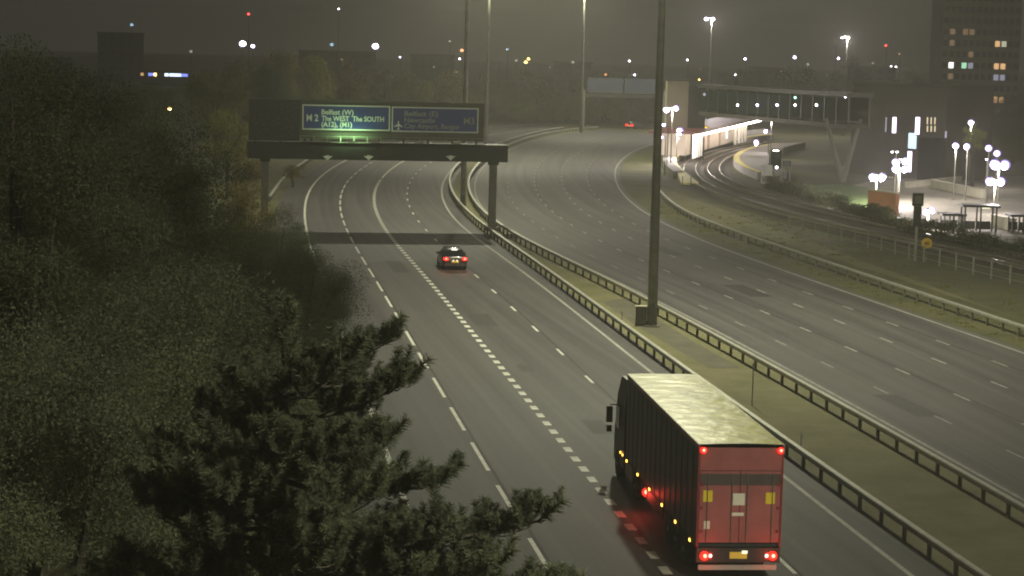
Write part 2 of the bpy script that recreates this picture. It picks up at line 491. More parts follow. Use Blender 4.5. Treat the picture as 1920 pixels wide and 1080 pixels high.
pxH = [(1270, 258), (1215, 272), (1195, 279), (1176, 290), (1162, 302), (1154, 312), (1151, 323), (1153, 338), (1159, 355), (1171, 370), (1191, 388), (1219, 408), (1235, 415), (1283, 440), (1346, 464), (1409, 486), (1489, 515), (1578, 546), (1667, 575), (1785, 614), (1920, 663)]
I_, LE, LF, LG, LH = path(pxI, 60), path(pxE, 60), path(pxF, 60), path(pxG, 60), path(pxH, 80)
_Ls = arc(LE)
LDd = offset(LE, -3.2)

# ------------------------------------------------------------------ ground and roads
g = MB().quad((-2600, -150, -0.03), (2600, -150, -0.03), (2600, 2900, -0.03), (-2600, 2900, -0.03)).build('ground', 'grass_ground')
kind(g, 'structure')
road_l = strip('road', offset(L0, -2.6), offset(LD, 1.25), 0.0, 'asphalt', 260, 8)
road_r = strip('road', offset(I_, -0.7), offset(LH, 0.6), 0.0, 'asphalt_lighter', 260, 8)
med = strip('central_reservation', offset(LD, 1.0), offset(I_, -0.5), -0.012, 'median_earth', 260, 4)

def edge_line(pts, w, m, road):
    o = MB().sweep([(p.x, p.y, 0.006) for p in pts], [(-w / 2, 0), (w / 2, 0)], closed=False).build('edge_line', m, road)
    return o
edge_line(L0, 0.20, 'paint_white', road_l)
edge_line(LD, 0.18, 'paint_worn', road_l)
edge_line(LH, 0.20, 'paint_worn', road_r)
edge_line(I_, 0.18, 'paint_old', road_r)
def dashes(pts, px, mark, w, m, road, smax=None, smin=0, module=None):
    L = arc(pts)
    ss = [nearest_s(pts, L, P(x, y).xy) for x, y in px]
    mod = module or abs(ss[-1] - ss[0]) / (len(ss) - 1)
    me = MB().quad((-w / 2, -mark * mod / 2, 0), (w / 2, -mark * mod / 2, 0), (w / 2, mark * mod / 2, 0), (-w / 2, mark * mod / 2, 0)).mesh('lane_dash', m)
    s = ss[0] % mod
    while s < L[-1] - 2:
        if s > smin and (smax is None or s < smax):
            p, d = at_s(pts, L, s)
            part('lane_dash', me, road, (p.x, p.y, 0.006), math.atan2(-d.x, d.y))
        s += mod
_b = [(839.5, 567), (992.2, 753.7)]
dashes(LB_, [(872.4 + 0, 611.9), (915.6, 658.5)], 0.5, 0.30, 'paint_white', road_l, smax=250, smin=30, module=1.95)
dashes(LA, [(857.2, 785), (899.5, 855.3), (949.5, 941.4)], 0.68, 0.15, 'paint_white', road_l, smax=330, smin=30)
dashes(LC, [(926.8, 546.4), (963.8, 579.1), (1005.2, 617.5), (1052, 661), (1103.8, 711.5)], 0.25, 0.14, 'paint_white', road_l, smax=300, smin=20)
for _p in (offset(LA, 0.16), offset(LC, 0.14), offset(LE, 0.14), offset(LG, 0.14)):      # dark construction joints beside the lane lines
    MB().sweep([(p.x, p.y, 0.0035) for p in _p], [(-0.05, 0), (0.05, 0)], closed=False).build('tar_joint', 'black_rubber', road_l if _p[0].x < 9 else road_r)
for _px, _py, _w, _l in ((905, 600, 1.3, 5.5), (1120, 800, 0.9, 3.2), (745, 500, 1.1, 8.0), (985, 690, 0.7, 2.2), (1700, 760, 1.2, 6.0), (1400, 545, 1.5, 7.0), (1250, 470, 1.2, 8.0)):
    _q = P(_px, _py); _rd = road_l if _px < 1200 else road_r; _ln = LB_ if _px < 1200 else LF
    _d = at_s(_ln, arc(_ln), nearest_s(_ln, arc(_ln), _q.xy))[1]
    part('repair_patch', MB().quad((-_w / 2, -_l / 2, 0), (_w / 2, -_l / 2, 0), (_w / 2, _l / 2, 0), (-_w / 2, _l / 2, 0)).mesh('repair_patch', 'tar_patch'), _rd, (_q.x, _q.y, 0.003), math.atan2(-_d.x, _d.y))
_lb = arc(LB_)
edge_line([p for p, s in zip(LB_, _lb) if s > 251], 0.2, 'paint_white', road_l)
dashes(LE, [(1435.8, 585.6), (1508.9, 616.7), (1593.6, 653), (1692.2, 695.6), (1805.3, 745)], 0.26, 0.14, 'paint_worn', road_r, smax=330)
dashes(LF, [(1497.8, 573.3), (1576, 603.6), (1662.2, 638), (1761.7, 676.7), (1875, 721.7)], 0.26, 0.14, 'paint_worn', road_r, smax=330)
dashes(LG, [(1591, 577), (1673.6, 607.5), (1768.6, 641.9), (1875.6, 681.7)], 0.26, 0.13, 'paint_worn', road_r, smax=330)
dashes(LDd, [(1469, 643.3), (1554.7, 683), (1652, 730.8), (1767, 787.2)], 0.26, 0.11, 'paint_old', road_r, smax=230)

# ------------------------------------------------------------------ crash barriers
def barrier(pts, label, s0, s1, spacing=2.4, face=1):
    L = arc(pts)
    sel = [at_s(pts, L, s)[0] for s in np.arange(s0, min(s1, L[-1]), 2.4)]
    t = thing('crash_barrier', label, 'crash barrier', (sel[0].x, sel[0].y, 0), 0, 'steel crash barriers along the motorway')
    o = Vector((sel[0].x, sel[0].y))
    rel = [p - o for p in sel]
    # open box beam: slim top-heavy section
    MB().sweep([(p.x, p.y, 0) for p in rel], [(-0.10, 0.50), (0.10, 0.50), (0.12, 0.56), (0.12, 0.66), (0.10, 0.70), (-0.10, 0.70), (-0.12, 0.66), (-0.12, 0.56)]).build('rail', 'galvanised', t)
    me = MB().box(-0.055, 0.055, -0.07, 0.07, -0.05, 0.50).mesh('post', 'galvanised_dark')
    n = 0
    for i in range(0, len(rel)):
        d = rel[min(i + 1, len(rel) - 1)] - rel[max(i - 1, 0)]
        part('post', me, t, (rel[i].x, rel[i].y, 0), math.atan2(-d.x, d.y)); n += 1
        if n > 190: break
    return t
BL = path([(1060, 243.5), (1020, 249), (985, 258), (950, 269.5), (905, 286), (866, 307), (848, 325), (840, 345), (841, 358), (848, 376), (864, 398), (886, 419), (914, 442), (948, 466), (1000, 503), (1063, 549), (1126, 597), (1258, 696), (1477, 858), (1574, 932), (1691, 1018), (1769, 1068)], 25)
BR = path([(1125, 243), (1085, 245), (1030, 253), (985, 265), (950, 279), (915, 299), (893, 318), (880, 335), (875, 352), (877, 368), (886, 388), (903, 410), (925, 430), (960, 452), (1000, 474), (1094, 518), (1157, 547), (1201, 573), (1290, 622), (1403, 685), (1520, 752), (1648, 825), (1751, 888), (1920, 987)], 25)
BV = path([(1225, 330), (1226, 350), (1236, 372), (1258, 394), (1283, 411), (1343, 437), (1409, 457), (1489, 487), (1578, 516), (1667, 547), (1785, 587), (1920, 634)], 40)
barrier(BL, 'steel crash barrier beside the solid line, passing behind the lorry', 0, 400)
barrier(BR, 'steel crash barrier on the far side of the central strip, with open posts', 0, 400)
barrier(BV, 'steel crash barrier on the right verge, beside the railway bank', 0, 300)
LVB = path([(592, 297), (575, 308), (555, 322), (537, 336), (521, 355), (505, 380)], 0, it=8)
barrier(LVB, 'steel crash barrier on the left verge beyond the overhead sign gantry', 0, 200)

# kerb-like gravel strip round the mast in the central strip
mbp = P(1222, 612)
q = [P(1130, 565), P(1195, 612), P(1330, 690), P(1390, 690), P(1300, 640), P(1230, 596), P(1170, 560)]
kind(MB().poly([(p.x, p.y, -0.006) for p in q]).build('gravel_patch', 'median_gravel'), 'structure')

# ------------------------------------------------------------------ lighting masts
def mast(loc, label, share=1.0):
    t = thing('lighting_mast', label, 'light mast', loc, 0, 'tall lighting masts along the central strip')
    h = 32.0
    MB().tube([(0, 0, 0.05), (0, 0, 10), (0, 0, 20), (0, 0, h)], [0.30, 0.24, 0.19, 0.12], 14).build('shaft', 'mast_steel', t, smooth=True)
    MB().lathe([(0.46, 0.0), (0.46, 0.06), (0.32, 0.08), (0.31, 0.3)], n=14).build('base_flange', 'galvanised_dark', t)
    MB().box(-0.13, 0.13, -0.325, -0.28, 0.6, 1.35).build('access_door', 'galvanised_dark', t)
    MB().lathe([(0.95, h - 0.5), (1.05, h - 0.45), (1.05, h - 0.30), (0.95, h - 0.25)], n=20).build('head_ring', 'mast_steel', t)
    for k in range(6):
        a = k * math.pi / 3 + 0.3
        x, y = 1.25 * math.cos(a), 1.25 * math.sin(a)
        ln = MB().cbox((0, 0, 0), 0.62, 0.42, 0.16).build('luminaire', 'mast_steel', t, (x, y, h - 0.42)); ln.rotation_euler = (0, 0, a)
        MB().cbox((0, 0, -0.09), 0.5, 0.32, 0.03).build('lens', 'mast_lamp', ln)
    if share:                                  # lanterns throw most of their light downwards
        point('mast_light', (0, 0, h - 0.9), MAST_POWER * share * 0.42, MAST_COL, 0.7, t)
        l = bpy.data.lights.new('mast_downlight', 'SPOT'); l.energy = MAST_POWER * share * 0.95; l.color = MAST_COL
        l.spot_size = math.radians(146); l.spot_blend = 0.65; l.shadow_soft_size = 0.7
        o = bpy.data.objects.new('mast_downlight', l); COL.objects.link(o); o.parent = t; o.location = (0, 0, h - 0.95)
    return t
mast((mbp.x, mbp.y, 0), 'tall grey lighting mast in the central strip beside the small cabinet', 0.95)
_m2 = P(868, 391); mast((_m2.x, _m2.y, 0), 'lighting mast behind the sign gantry, its base left of the gantry leg', 0.72)
mast((-4.3, 312, 0), 'pale lighting mast rising behind the right-hand end of the gantry signs', 1.0)
mast((12.6, 415, 0), 'farthest lighting mast, rising above the trees left of the far blue sign', 0.7)
mast((21.5, 10, 0), 'near lighting mast in the central strip beside the camera', 1.75)
mast((37.0, -88, 0), 'lighting mast farther back along the central strip behind the camera')
t = thing('equipment_cabinet', 'small dark cabinet with pale lid at the foot of the near mast', 'cabinet', (mbp.x - 0.62, mbp.y + 0.15, 0))
MB().box(-0.30, 0.30, -0.22, 0.22, 0.0, 1.10).build('cabinet_body', 'gantry_steel', t)
MB().box(-0.34, 0.34, -0.26, 0.26, 1.10, 1.16).build('lid', 'stone_pale', t)
MB().box(-0.33, 0.33, -0.25, 0.25, -0.02, 0.08).build('plinth', 'concrete_dark', t)
MB().box(-0.26, 0.26, -0.235, -0.222, 0.14, 1.05).build('door', 'galvanised_dark', t)
for (x, y, h, lab) in ((1410, 760, 1.9, 'thin dark marker post on the central strip right of the lorry roof'), (1502, 836, 0.55, 'short white marker post on the grass right of the lorry'), (1166, 600, 0.5, 'short marker post left of the small cabinet')):
    p = P(x, y)
    t = thing('marker_post', lab, 'marker post', p)
    MB().tube([(0, 0, -0.02), (0, 0, h)], 0.025, 6).build('stake', 'galvanised_dark' if h > 1 else 'sign_grey', t)
    MB().box(-0.05, 0.05, -0.032, -0.026, h - 0.22, h - 0.02).build('reflector', 'sign_grey', t)

# ------------------------------------------------------------------ sign gantry
gl = P(925, 432)
GA = math.radians(10)
gt = thing('sign_gantry', 'dark overhead gantry with two blue motorway signs and a black matrix panel', 'sign gantry', gl, GA)
# local x along the beam (0 at right leg), y away from the viewer
def gx(px, py=300):                      # local x of a column of the photograph on the gantry face
    dx, dy, dz = ray(px, py)
    # intersect in plan with the line through gl at angle GA
    c, s = math.cos(GA), math.sin(GA)
    # gl + k*(c,s) = t*(dx,dy)
    det = dx * -s + c * dy
    k = (gl.x * dy - gl.y * dx) / -det
    return k
def gz(px, py):
    k = gx(px, py); x, y = gl.x + k * math.cos(GA), gl.y + k * math.sin(GA)
    dx, dy, dz = ray(px, py)
    return CH + dz * y / dy
XL, XR = gx(465), gx(950)
zb, zt = gz(700, 300), gz(700, 268)
MB().box(XL, XR, -0.55, 1.9, zb, zt).build('beam', 'gantry_steel', gt)
for k in range(9):
    x = XL + (XR - XL) * (k + 0.5) / 9
    MB().box(x - 0.05, x + 0.05, -0.60, -0.552, zb + 0.05, zt - 0.05).build('beam_rib', 'gantry_steel', gt)
for px in (925, 497):
    x = gx(px)
    MB().box(x - 0.30, x + 0.30, -0.28, 0.28, -0.05, zb - 0.003).build('leg', 'galvanised_dark', gt)
    MB().box(x - 0.55, x + 0.55, -0.55, 0.55, -0.02, 0.28).build('footing', 'concrete_dark', gt)
    MB().box(x - 0.42, x + 0.42, -0.42, 0.42, zb - 0.25, zb - 0.006).build('leg_head', 'gantry_steel', gt)
bk0, bk1 = gx(561), gx(905)
z0, z1 = gz(740, 262), gz(740, 190)
MB().box(bk0, bk1, -0.30, -0.18, z0, z1).build('backing_board', 'backing_grey', gt)
for k in range(10):
    x = XL + 0.6 + (bk1 - XL - 1.2) * k / 9
    MB().box(x - 0.06, x + 0.06, -0.10, 0.10, zt, z1 - 0.3).build('sign_post', 'gantry_steel', gt)
mp_ = MB().box(gx(465), gx(560), -0.62, -0.12, gz(512, 263), gz(512, 186)).build('matrix_panel', 'matrix_black', gt, label='black unlit matrix signal panel')
d = MB()
for k in range(70):
    x = R.uniform(gx(469), gx(556)); z = R.uniform(gz(512, 258), gz(512, 191)); r = R.uniform(0.03, 0.055)
    d.box(x - r, x + r, -0.635, -0.622, z - r, z + r)
kind(d.build('pixel_dot', 'pixel_dot', mp_), 'stuff')
def sign(px0, px1, py0, py1, label, dim):
    xa, xb = gx(px0), gx(px1); za, zc = gz((px0 + px1) / 2, py1), gz((px0 + px1) / 2, py0)
    s = MB().box(xa, xb, -0.40, -0.304, za, zc).build('sign_panel', 'sign_blue', gt, label=label)
    w = 0.11
    for bx in ((xa, xb, za, za + w), (xa, xb, zc - w, zc), (xa, xa + w, za + w, zc - w), (xb - w, xb, za + w, zc - w)):
        MB().box(bx[0], bx[1], -0.412, -0.402, bx[2], bx[3]).build('sign_border', 'sign_white', s)
    return s, xa, xb, za, zc
def words_on(s, body, px0, px1, py, size, m='sign_white'):
    """a line of lettering between two columns of the sign, its foot on a row"""
    me = text_mesh(body, size, m)
    xs = [v.co.x for v in me.vertices]
    x0, x1 = gx(px0, py), gx(px1, py)
    k = (x1 - x0) / (max(xs) - min(xs))
    o = part('lettering', me, s, (x0 - min(xs) * k, -0.412, gz((px0 + px1) / 2, py))); o.rotation_euler = (math.pi / 2, 0, 0); o.scale = (k, 1, 1)
    return o
s1, xa, xb, za, zc = sign(565, 729, 197, 244, 'blue direction sign for the M2 lit from below', False)
hh = zc - za
words_on(s1, 'M 2', 574, 596, 226.5, 0.80)
words_on(s1, 'Belfast (W)', 602, 662, 214.5, 0.60)
words_on(s1, 'The WEST  The SOUTH', 602, 719, 227, 0.60)
words_on(s1, '(A12), (M1)', 602, 659, 237.5, 0.60)
s2, xa, xb, za, zc = sign(732, 894, 201, 248, 'blue direction sign for the M3 and the airport, unlit', True)
words_on(s2, 'Belfast (E)', 757, 820, 217.5, 0.60, 'sign_grey')  # white lettering drawn grey: the unlit sign's dimness is put into the colour
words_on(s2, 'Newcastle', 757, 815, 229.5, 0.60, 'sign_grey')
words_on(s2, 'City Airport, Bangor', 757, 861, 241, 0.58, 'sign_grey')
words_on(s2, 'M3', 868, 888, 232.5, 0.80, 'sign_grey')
ap = MB()
cx_, cz_ = xa + 0.58, za + 0.55
pl = [(0, .42), (.05, .34), (.06, .12), (.36, -.08), (.36, -.15), (.06, -.06), (.045, -.26), (.14, -.34), (.14, -.39), (0, -.35)]
pl = pl + [(-x, z) for x, z in pl[::-1][1:-1]]
ap.poly([(cx_ + x, -0.414, cz_ + z) for x, z in pl]); ap.build('aeroplane_symbol', 'sign_white', s2)
for px in (613, 690, 843):
    x = gx(px); z = gz(px, 298)
    MB().poly([(x - 0.42, -0.615, z + 0.28), (x, -0.615, z - 0.10), (x + 0.42, -0.615, z + 0.28), (x + 0.18, -0.615, z + 0.28), (x + 0.09, -0.615, z + 0.34), (x - 0.09, -0.615, z + 0.34), (x - 0.18, -0.615, z + 0.28)]).build('lane_arrow', 'sign_white', gt)
# walkway with rail in front of the signs and the sign lamp
MB().box(gx(561), gx(905), -1.25, -0.556, zt + 0.02, zt + 0.07).build('walkway', 'galvanised_dark', gt)
rail_z = zt + 0.55
MB().tube([(gx(561), -1.22, rail_z), (gx(905), -1.22, rail_z)], 0.025, 6).build('handrail', 'galvanised', gt)
for k in range(15):
    x = gx(561) + (gx(905) - gx(561)) * k / 14
    MB().box(x - 0.02, x + 0.02, -1.24, -1.20, zt + 0.07, rail_z).build('rail_post', 'galvanised', gt)
for px, lit in ((655, True), (700, False), (780, False), (850, False)):
    x = gx(px)
    MB().box(x - 0.03, x + 0.03, -1.7, -1.22, zt + 0.09, zt + 0.15).build('lamp_bracket', 'galvanised_dark', gt)
    lm = MB().box(x - 0.35, x + 0.35, -1.90, -1.70, zt + 0.10, zt + 0.24).build('sign_lamp', 'galvanised', gt)
    if lit:
        l = bpy.data.lights.new('sign_lamp_light', 'AREA'); l.shape = 'RECTANGLE'; l.size = 2.6; l.size_y = 0.12; l.energy = 90; l.color = (0.52, 1.0, 0.42)
        o = bpy.data.objects.new('sign_lamp_light', l); COL.objects.link(o); o.parent = gt
        o.location = (x, -1.80, zt + 0.30); o.rotation_euler = (math.radians(180 - 65), 0, 0)

# far gantry with blue sign over the opposite road
fg = Q(1095, 200, 440)
t = thing('sign_gantry', 'distant gantry with a long faint blue sign above the red-lit car', 'sign gantry', (fg.x, 440, 0))
wfg = Q(1245, 200, 440).x - fg.x
MB().box(0.15, wfg, -0.3, 0.3, 6.4, 7.3).build('beam', 'gantry_steel', t)
for x in (-0.2, wfg): MB().box(x - 0.35, x + 0.35, -0.35, 0.35, 0, 8.0).build('leg', 'galvanised_dark', t)
for a, b in ((0.6, wfg * 0.48), (wfg * 0.50, wfg - 0.3)):
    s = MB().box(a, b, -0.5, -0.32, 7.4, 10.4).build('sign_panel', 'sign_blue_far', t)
    MB().box(a, b, -0.52, -0.502, 7.4, 7.55).build('sign_border', 'backing_grey', s)

# ------------------------------------------------------------------ lorry
hgt = 4.15
rl, fl_, rr = P(1311, 833, hgt), P(1176, 700, hgt), P(1460, 838, hgt)
hd = (fl_ - rl).xy.normalized()
LA_ = math.atan2(-hd.x, hd.y)
lo = thing('lorry', 'articulated lorry with red rear doors, dark curtain sides and pale roof', 'lorry', (rl.x, rl.y, 0), LA_)
W, LN = 2.55, 13.6
zf = 1.18                                 # underside of the load bed
MB().box(0.0, 0.03, 0.12, LN - 0.1, zf, hgt - 0.14).build('curtain', 'curtain_dark', lo)
MB().box(W - 0.03, W, 0.12, LN - 0.1, zf, hgt - 0.14).build('curtain', 'curtain_dark', lo)
me = MB().box(-0.012, -0.002, -0.03, 0.03, zf - 0.10, hgt - 0.2).mesh('curtain_strap', 'chassis')
for k in range(14): part('curtain_strap', me, lo, (0, 0.8 + k * 0.93, 0))
MB().box(-0.012, 0.04, 0.0, LN, hgt - 0.14, hgt - 0.012).build('cant_rail', 'frame_red', lo)
MB().box(W - 0.04, W + 0.012, 0.0, LN, hgt - 0.14, hgt - 0.012).build('cant_rail', 'galvanised', lo)
# roof sheet: sagging between the roof bows
rf = MB(); nx, ny = 8, 90
for j in range(ny + 1):
    for i in range(nx + 1):
        y = LN * j / ny; x = W * i / nx
        z = hgt + 0.03 * math.sin(math.pi * i / nx) - 0.018 * abs(math.sin(math.pi * y / 1.0)) * math.sin(math.pi * i / nx)
        rf.v.append((x, y, z))
for j in range(ny):
    for i in range(nx):
        a = j * (nx + 1) + i; rf.f.append((a, a + 1, a + nx + 2, a + nx + 1))
rf.build('roof', 'trailer_roof', lo, smooth=True)
MB().box(0.03, W - 0.03, LN - 0.08, LN, zf, hgt - 0.02).build('front_wall', 'curtain_dark', lo)
MB().box(0.0, W, 0.12, LN, zf - 0.12, zf - 0.003).build('load_bed', 'chassis', lo)
# rear: doors, frame
for i in range(2):
    x0 = 0.07 + i * (W / 2 - 0.06); x1 = x0 + W / 2 - 0.08
    dr = MB().box(x0, x1, 0.0, 0.06, zf + 0.03, hgt - 0.80).build('rear_door', 'trailer_red', lo)
    MB().box(x0, x1, -0.012, -0.002, hgt - 1.22, hgt - 0.88).build('dark_band', 'trailer_band', dr)
    for bx in (x0 + (0.22 if i == 0 else 0.20), x1 - 0.24):
        MB().tube([(bx, -0.035, zf + 0.05), (bx, -0.035, hgt - 0.85)], 0.016, 6).build('lock_bar', 'galvanised_dark', dr)
    for hz in (1.5, 2.2, 2.9):
        hx = x0 + 0.02 if i == 0 else x1 - 0.10
        MB().box(hx, hx + 0.08, -0.03, -0.002, hz, hz + 0.10).build('hinge', 'frame_red', dr)
MB().box(0.05, W - 0.05, 0.0, 0.06, hgt - 0.78, hgt - 0.10).build('rear_header', 'trailer_red', lo)
for x in (0.0, W - 0.06): MB().box(x, x + 0.06, -0.01, 0.12, zf - 0.12, hgt - 0.02).build('corner_post', 'frame_red', lo)
def px_on_rear(px, py):
    """local x, z on the rear face"""
    dx, dy, dz = ray(px, py)
    a = Vector((rl.x, rl.y)); e = Vector((math.cos(LA_), math.sin(LA_)))
    k = (a.x * dy - a.y * dx) / (dx * e.y - dy * e.x)
    p = a + e * k
    return k, CH + dz * p.y / dy
for (px, py, sx, sz, m, nm) in ((1327, 930, 0.28, 0.34, 'sticker_yellow', 'yellow_plate'), (1444, 934, 0.28, 0.34, 'sticker_yellow', 'yellow_plate'), (1385, 936, 0.36, 0.36, 'sticker_white', 'white_placard'), (1383, 964, 0.36, 0.10, 'sticker_white', 'white_label'), (1325, 984, 0.18, 0.24, 'sticker_white', 'white_label')):
    x, z = px_on_rear(px, py); x = min(max(x, 0.22), W - 0.22)
    MB().box(x - sx / 2, x + sx / 2, -0.025, -0.014, z - sz / 2, z + sz / 2).build(nm, m, lo)
MB().box(0.02, W - 0.02, -0.06, 0.20, 0.62, 1.05).build('bumper', 'chassis', lo)
MB().box(0.10, W - 0.10, 0.0, 0.10, 0.38, 0.52).build('underrun_bar', 'sign_grey', lo)
x, z = px_on_rear(1377, 1045)
MB().box(W / 2 - 0.26, W / 2 + 0.26, -0.075, -0.062, 0.74, 0.94).build('number_plate', 'plate_yellow', lo)
MB().box(W / 2 + 0.10, W / 2 + 0.26, -0.11, -0.076, 0.90, 0.98).build('plate_lamp', 'plate_lamp', lo)
for sx_ in (0, 1):
    x = 0.30 if sx_ == 0 else W - 0.30
    tl = MB().box(x - 0.19, x + 0.19, -0.085, -0.06, 0.72, 0.94).build('tail_lamp', 'frame_red', lo)
    gl_ = MB().ball((x - 0.05 if sx_ == 0 else x + 0.05, -0.09, 0.83), 0.14, 12).build('glow_glass', 'red_lamp', tl)  # glass enlarged to form the red glow ring round the lamp
    MB().ball((x - 0.05 if sx_ == 0 else x + 0.05, -0.20, 0.85), 0.06, 10).build('glare_core', 'red_lamp_core', tl)  # bright centre of the lamp's glare, shaped as a small ball
    xr = x + 0.13 if sx_ == 0 else x - 0.13
    MB().ball((xr, -0.095, 0.83), 0.055, 8).build('reversing_lamp', 'white_lamp', tl)
    x = 0.12 if sx_ == 0 else W - 0.12
    mk = MB().box(x - 0.08, x + 0.08, -0.05, -0.012, hgt - 0.24, hgt - 0.10).build('marker_lamp', 'frame_red', lo)
    MB().ball((x, -0.06, hgt - 0.17), 0.10, 10).build('glow_glass', 'red_lamp', mk)
    MB().ball((x, -0.14, hgt - 0.15), 0.045, 8).build('glare_core', 'red_lamp_core', mk)
for sx_, col in ((0, 1), (1, 1)):
    point('tail_glow', (0.3 if sx_ == 0 else W - 0.3, -0.42, 0.78), 12, (1, 0.08, 0.04), 0.08, lo)
for k in range(6):
    y = 0.9 + k * 2.45
    am = MB().box(-0.03, -0.002, y - 0.07, y + 0.07, zf - 0.14, zf - 0.06).build('side_marker', 'amber_lamp', lo)
def wheel(parent, x, y, r=0.5, w=0.30, name='wheel', side=-1):
    wl = MB().lathe([(r * 0.55, -w / 2), (r * 0.94, -w / 2), (r, -w * 0.36), (r, w * 0.36), (r * 0.94, w / 2), (r * 0.55, w / 2)], n=20, axis='x').build(name, 'black_rubber', parent, (x, y, r + 0.004))
    MB().lathe([(r * 0.12, side * w * 0.52), (r * 0.45, side * w * 0.40), (r * 0.56, side * w * 0.49), (r * 0.56, side * w * 0.30)], n=16, axis='x').build('rim', 'rim_grey', wl)
    return wl
for y in (2.2, 3.55, 4.9):
    wheel(lo, 0.22, y, 0.5, 0.36, side=-1); wheel(lo, W - 0.22, y, 0.5, 0.36, side=1)
    MB().tube([(0.3, y, 0.5), (W - 0.3, y, 0.5)], 0.07, 8).build('axle', 'chassis', lo)
for x in (0.75, W - 0.75): MB().box(x - 0.06, x + 0.06, 0.2, LN - 0.6, 0.80, zf - 0.122).build('chassis_beam', 'chassis', lo)
MB().box(0.06, 0.10, 6.0, 10.3, 0.55, 0.95).build('side_guard', 'chassis', lo)
MB().box(W - 0.10, W - 0.06, 6.0, 10.3, 0.55, 0.95).build('side_guard', 'chassis', lo)
for x in (0.5, W - 0.5): MB().box(x - 0.07, x + 0.07, 10.6, 10.75, 0.25, zf - 0.13).build('landing_leg', 'chassis', lo)
# tractor
cb = MB()
prof = [(0.05, LN + 0.65, 0.55), (0.05, LN + 2.95, 0.55), (0.05, LN + 2.95, 1.6), (0.10, LN + 2.75, 3.0), (0.16, LN + 2.3, 3.72), (0.16, LN + 0.75, 3.78), (0.06, LN + 0.65, 3.0)]
n = len(prof)
cb.v = [(p[0], p[1], p[2]) for p in prof] + [(W - p[0], p[1], p[2]) for p in prof]
cb.f = [tuple(range(n)), tuple(range(2 * n - 1, n - 1, -1))] + [(i, i + n, (i + 1) % n + n, (i + 1) % n) for i in range(n)]
cab = cb.build('cab', 'cab_paint', lo)
MB().quad((0.14, LN + 2.965, 1.75), (W - 0.14, LN + 2.965, 1.75), (W - 0.18, LN + 2.80, 2.9), (0.18, LN + 2.80, 2.9)).build('windscreen', 'glass_dark', cab)
for x in (0.062, W - 0.062): MB().box(min(x, x - 0.02 if x < 1 else x), max(x, x + 0.02 if x > 1 else x), LN + 1.9, LN + 2.7, 1.8, 2.6).build('side_window', 'glass_dark', cab)
for s_ in (-1, 1):
    x = 0.0 if s_ < 0 else W
    mr = MB().box(x + s_ * 0.10, x + s_ * 0.32, LN + 2.55, LN + 2.70, 1.95, 2.55).build('mirror', 'chassis', cab)
    MB().box(x + s_ * 0.12, x + s_ * 0.30, LN + 2.55, LN + 2.70, 1.60, 1.85).build('lower_mirror', 'chassis', mr)
    MB().tube([(x - s_ * 0.08, LN + 2.6, 2.6), (x + s_ * 0.2, LN + 2.62, 2.6)], 0.025, 6).build('mirror_arm', 'chassis', mr)
MB().box(0.7, W - 0.7, 9.6, LN + 2.6, 0.62, 0.92).build('tractor_frame', 'chassis', lo)
for y in (LN - 2.1, LN + 2.0):
    wheel(lo, 0.20, y, 0.52, 0.34, side=-1); wheel(lo, W - 0.20, y, 0.52, 0.34, side=1)
MB().box(0.10, 0.62, LN - 0.9, LN + 0.5, 0.42, 0.98).build('fuel_tank', 'galvanised', lo)
MB().box(W - 0.62, W - 0.10, LN - 0.9, LN + 0.5, 0.42, 0.98).build('fuel_tank', 'galvanised', lo)
for x in (0.24, W - 0.24):
    tl = MB().box(x - 0.16, x + 0.16, 9.42, 9.50, 0.62, 0.82).build('tractor_lamp', 'frame_red', lo)
    if x < 1:
        MB().ball((x - 0.14, 9.38, 0.74), 0.16, 12).build('glow_glass', 'red_lamp', tl)
        MB().ball((x - 0.17, 9.26, 0.77), 0.075, 10).build('glare_core', 'red_lamp_core', tl)
point('tractor_glow', (-0.25, 9.2, 0.7), 22, (1, 0.06, 0.04), 0.08, lo)
for y in (LN + 0.6, LN + 1.1): MB().box(-0.005, 0.02, y, y + 0.12, 1.05, 1.12).build('side_marker', 'amber_lamp', lo)

# ------------------------------------------------------------------ cars
def car_body(w=1.8, ln=4.35):
    """sections from rear to front: (y, half width bottom, half width belt, half width roof, z bottom, z belt, z top)"""
    secs = [(0.00, .70, .78, .62, .42, .80, .84), (0.06, .82, .88, .70, .30, .90, .98), (0.35, .86, .90, .62, .24, .96, 1.22), (0.85, .88, .90, .58, .22, .97, 1.42), (1.6, .88, .90, .58, .22, .96, 1.47),
            (2.3, .88, .90, .58, .22, .95, 1.43), (2.75, .88, .90, .64, .22, .94, 1.22), (3.15, .88, .89, .74, .22, .92, 1.00), (3.8, .86, .86, .70, .24, .82, .88), (4.2, .80, .80, .62, .28, .68, .74), (4.35, .66, .70, .55, .36, .58, .62)]
    m = MB(); k = w / 1.8
    for y, hb, hm, hr, zb_, zm, zt_ in secs:
        ring = [(-hb * .9, zb_), (-hb, zb_ + .12), (-hm, zm - .18), (-hm * .98, zm), (-(hr + .04), zt_ - .05), (-hr * .8, zt_), (0, zt_ + .015), (hr * .8, zt_), (hr + .04, zt_ - .05), (hm * .98, zm), (hm, zm - .18), (hb, zb_ + .12), (hb * .9, zb_)]
        for x, z in ring: m.v.append((x * k, y, z))
    n = 13
    for i in range(len(secs) - 1):
        for j in range(n):
            j2 = (j + 1) % n
            m.f.append((i * n + j, i * n + j2, (i + 1) * n + j2, (i + 1) * n + j))
    m.f.append(tuple(range(n))[::-1]); m.f.append(tuple((len(secs) - 1) * n + j for j in range(n)))
    return m
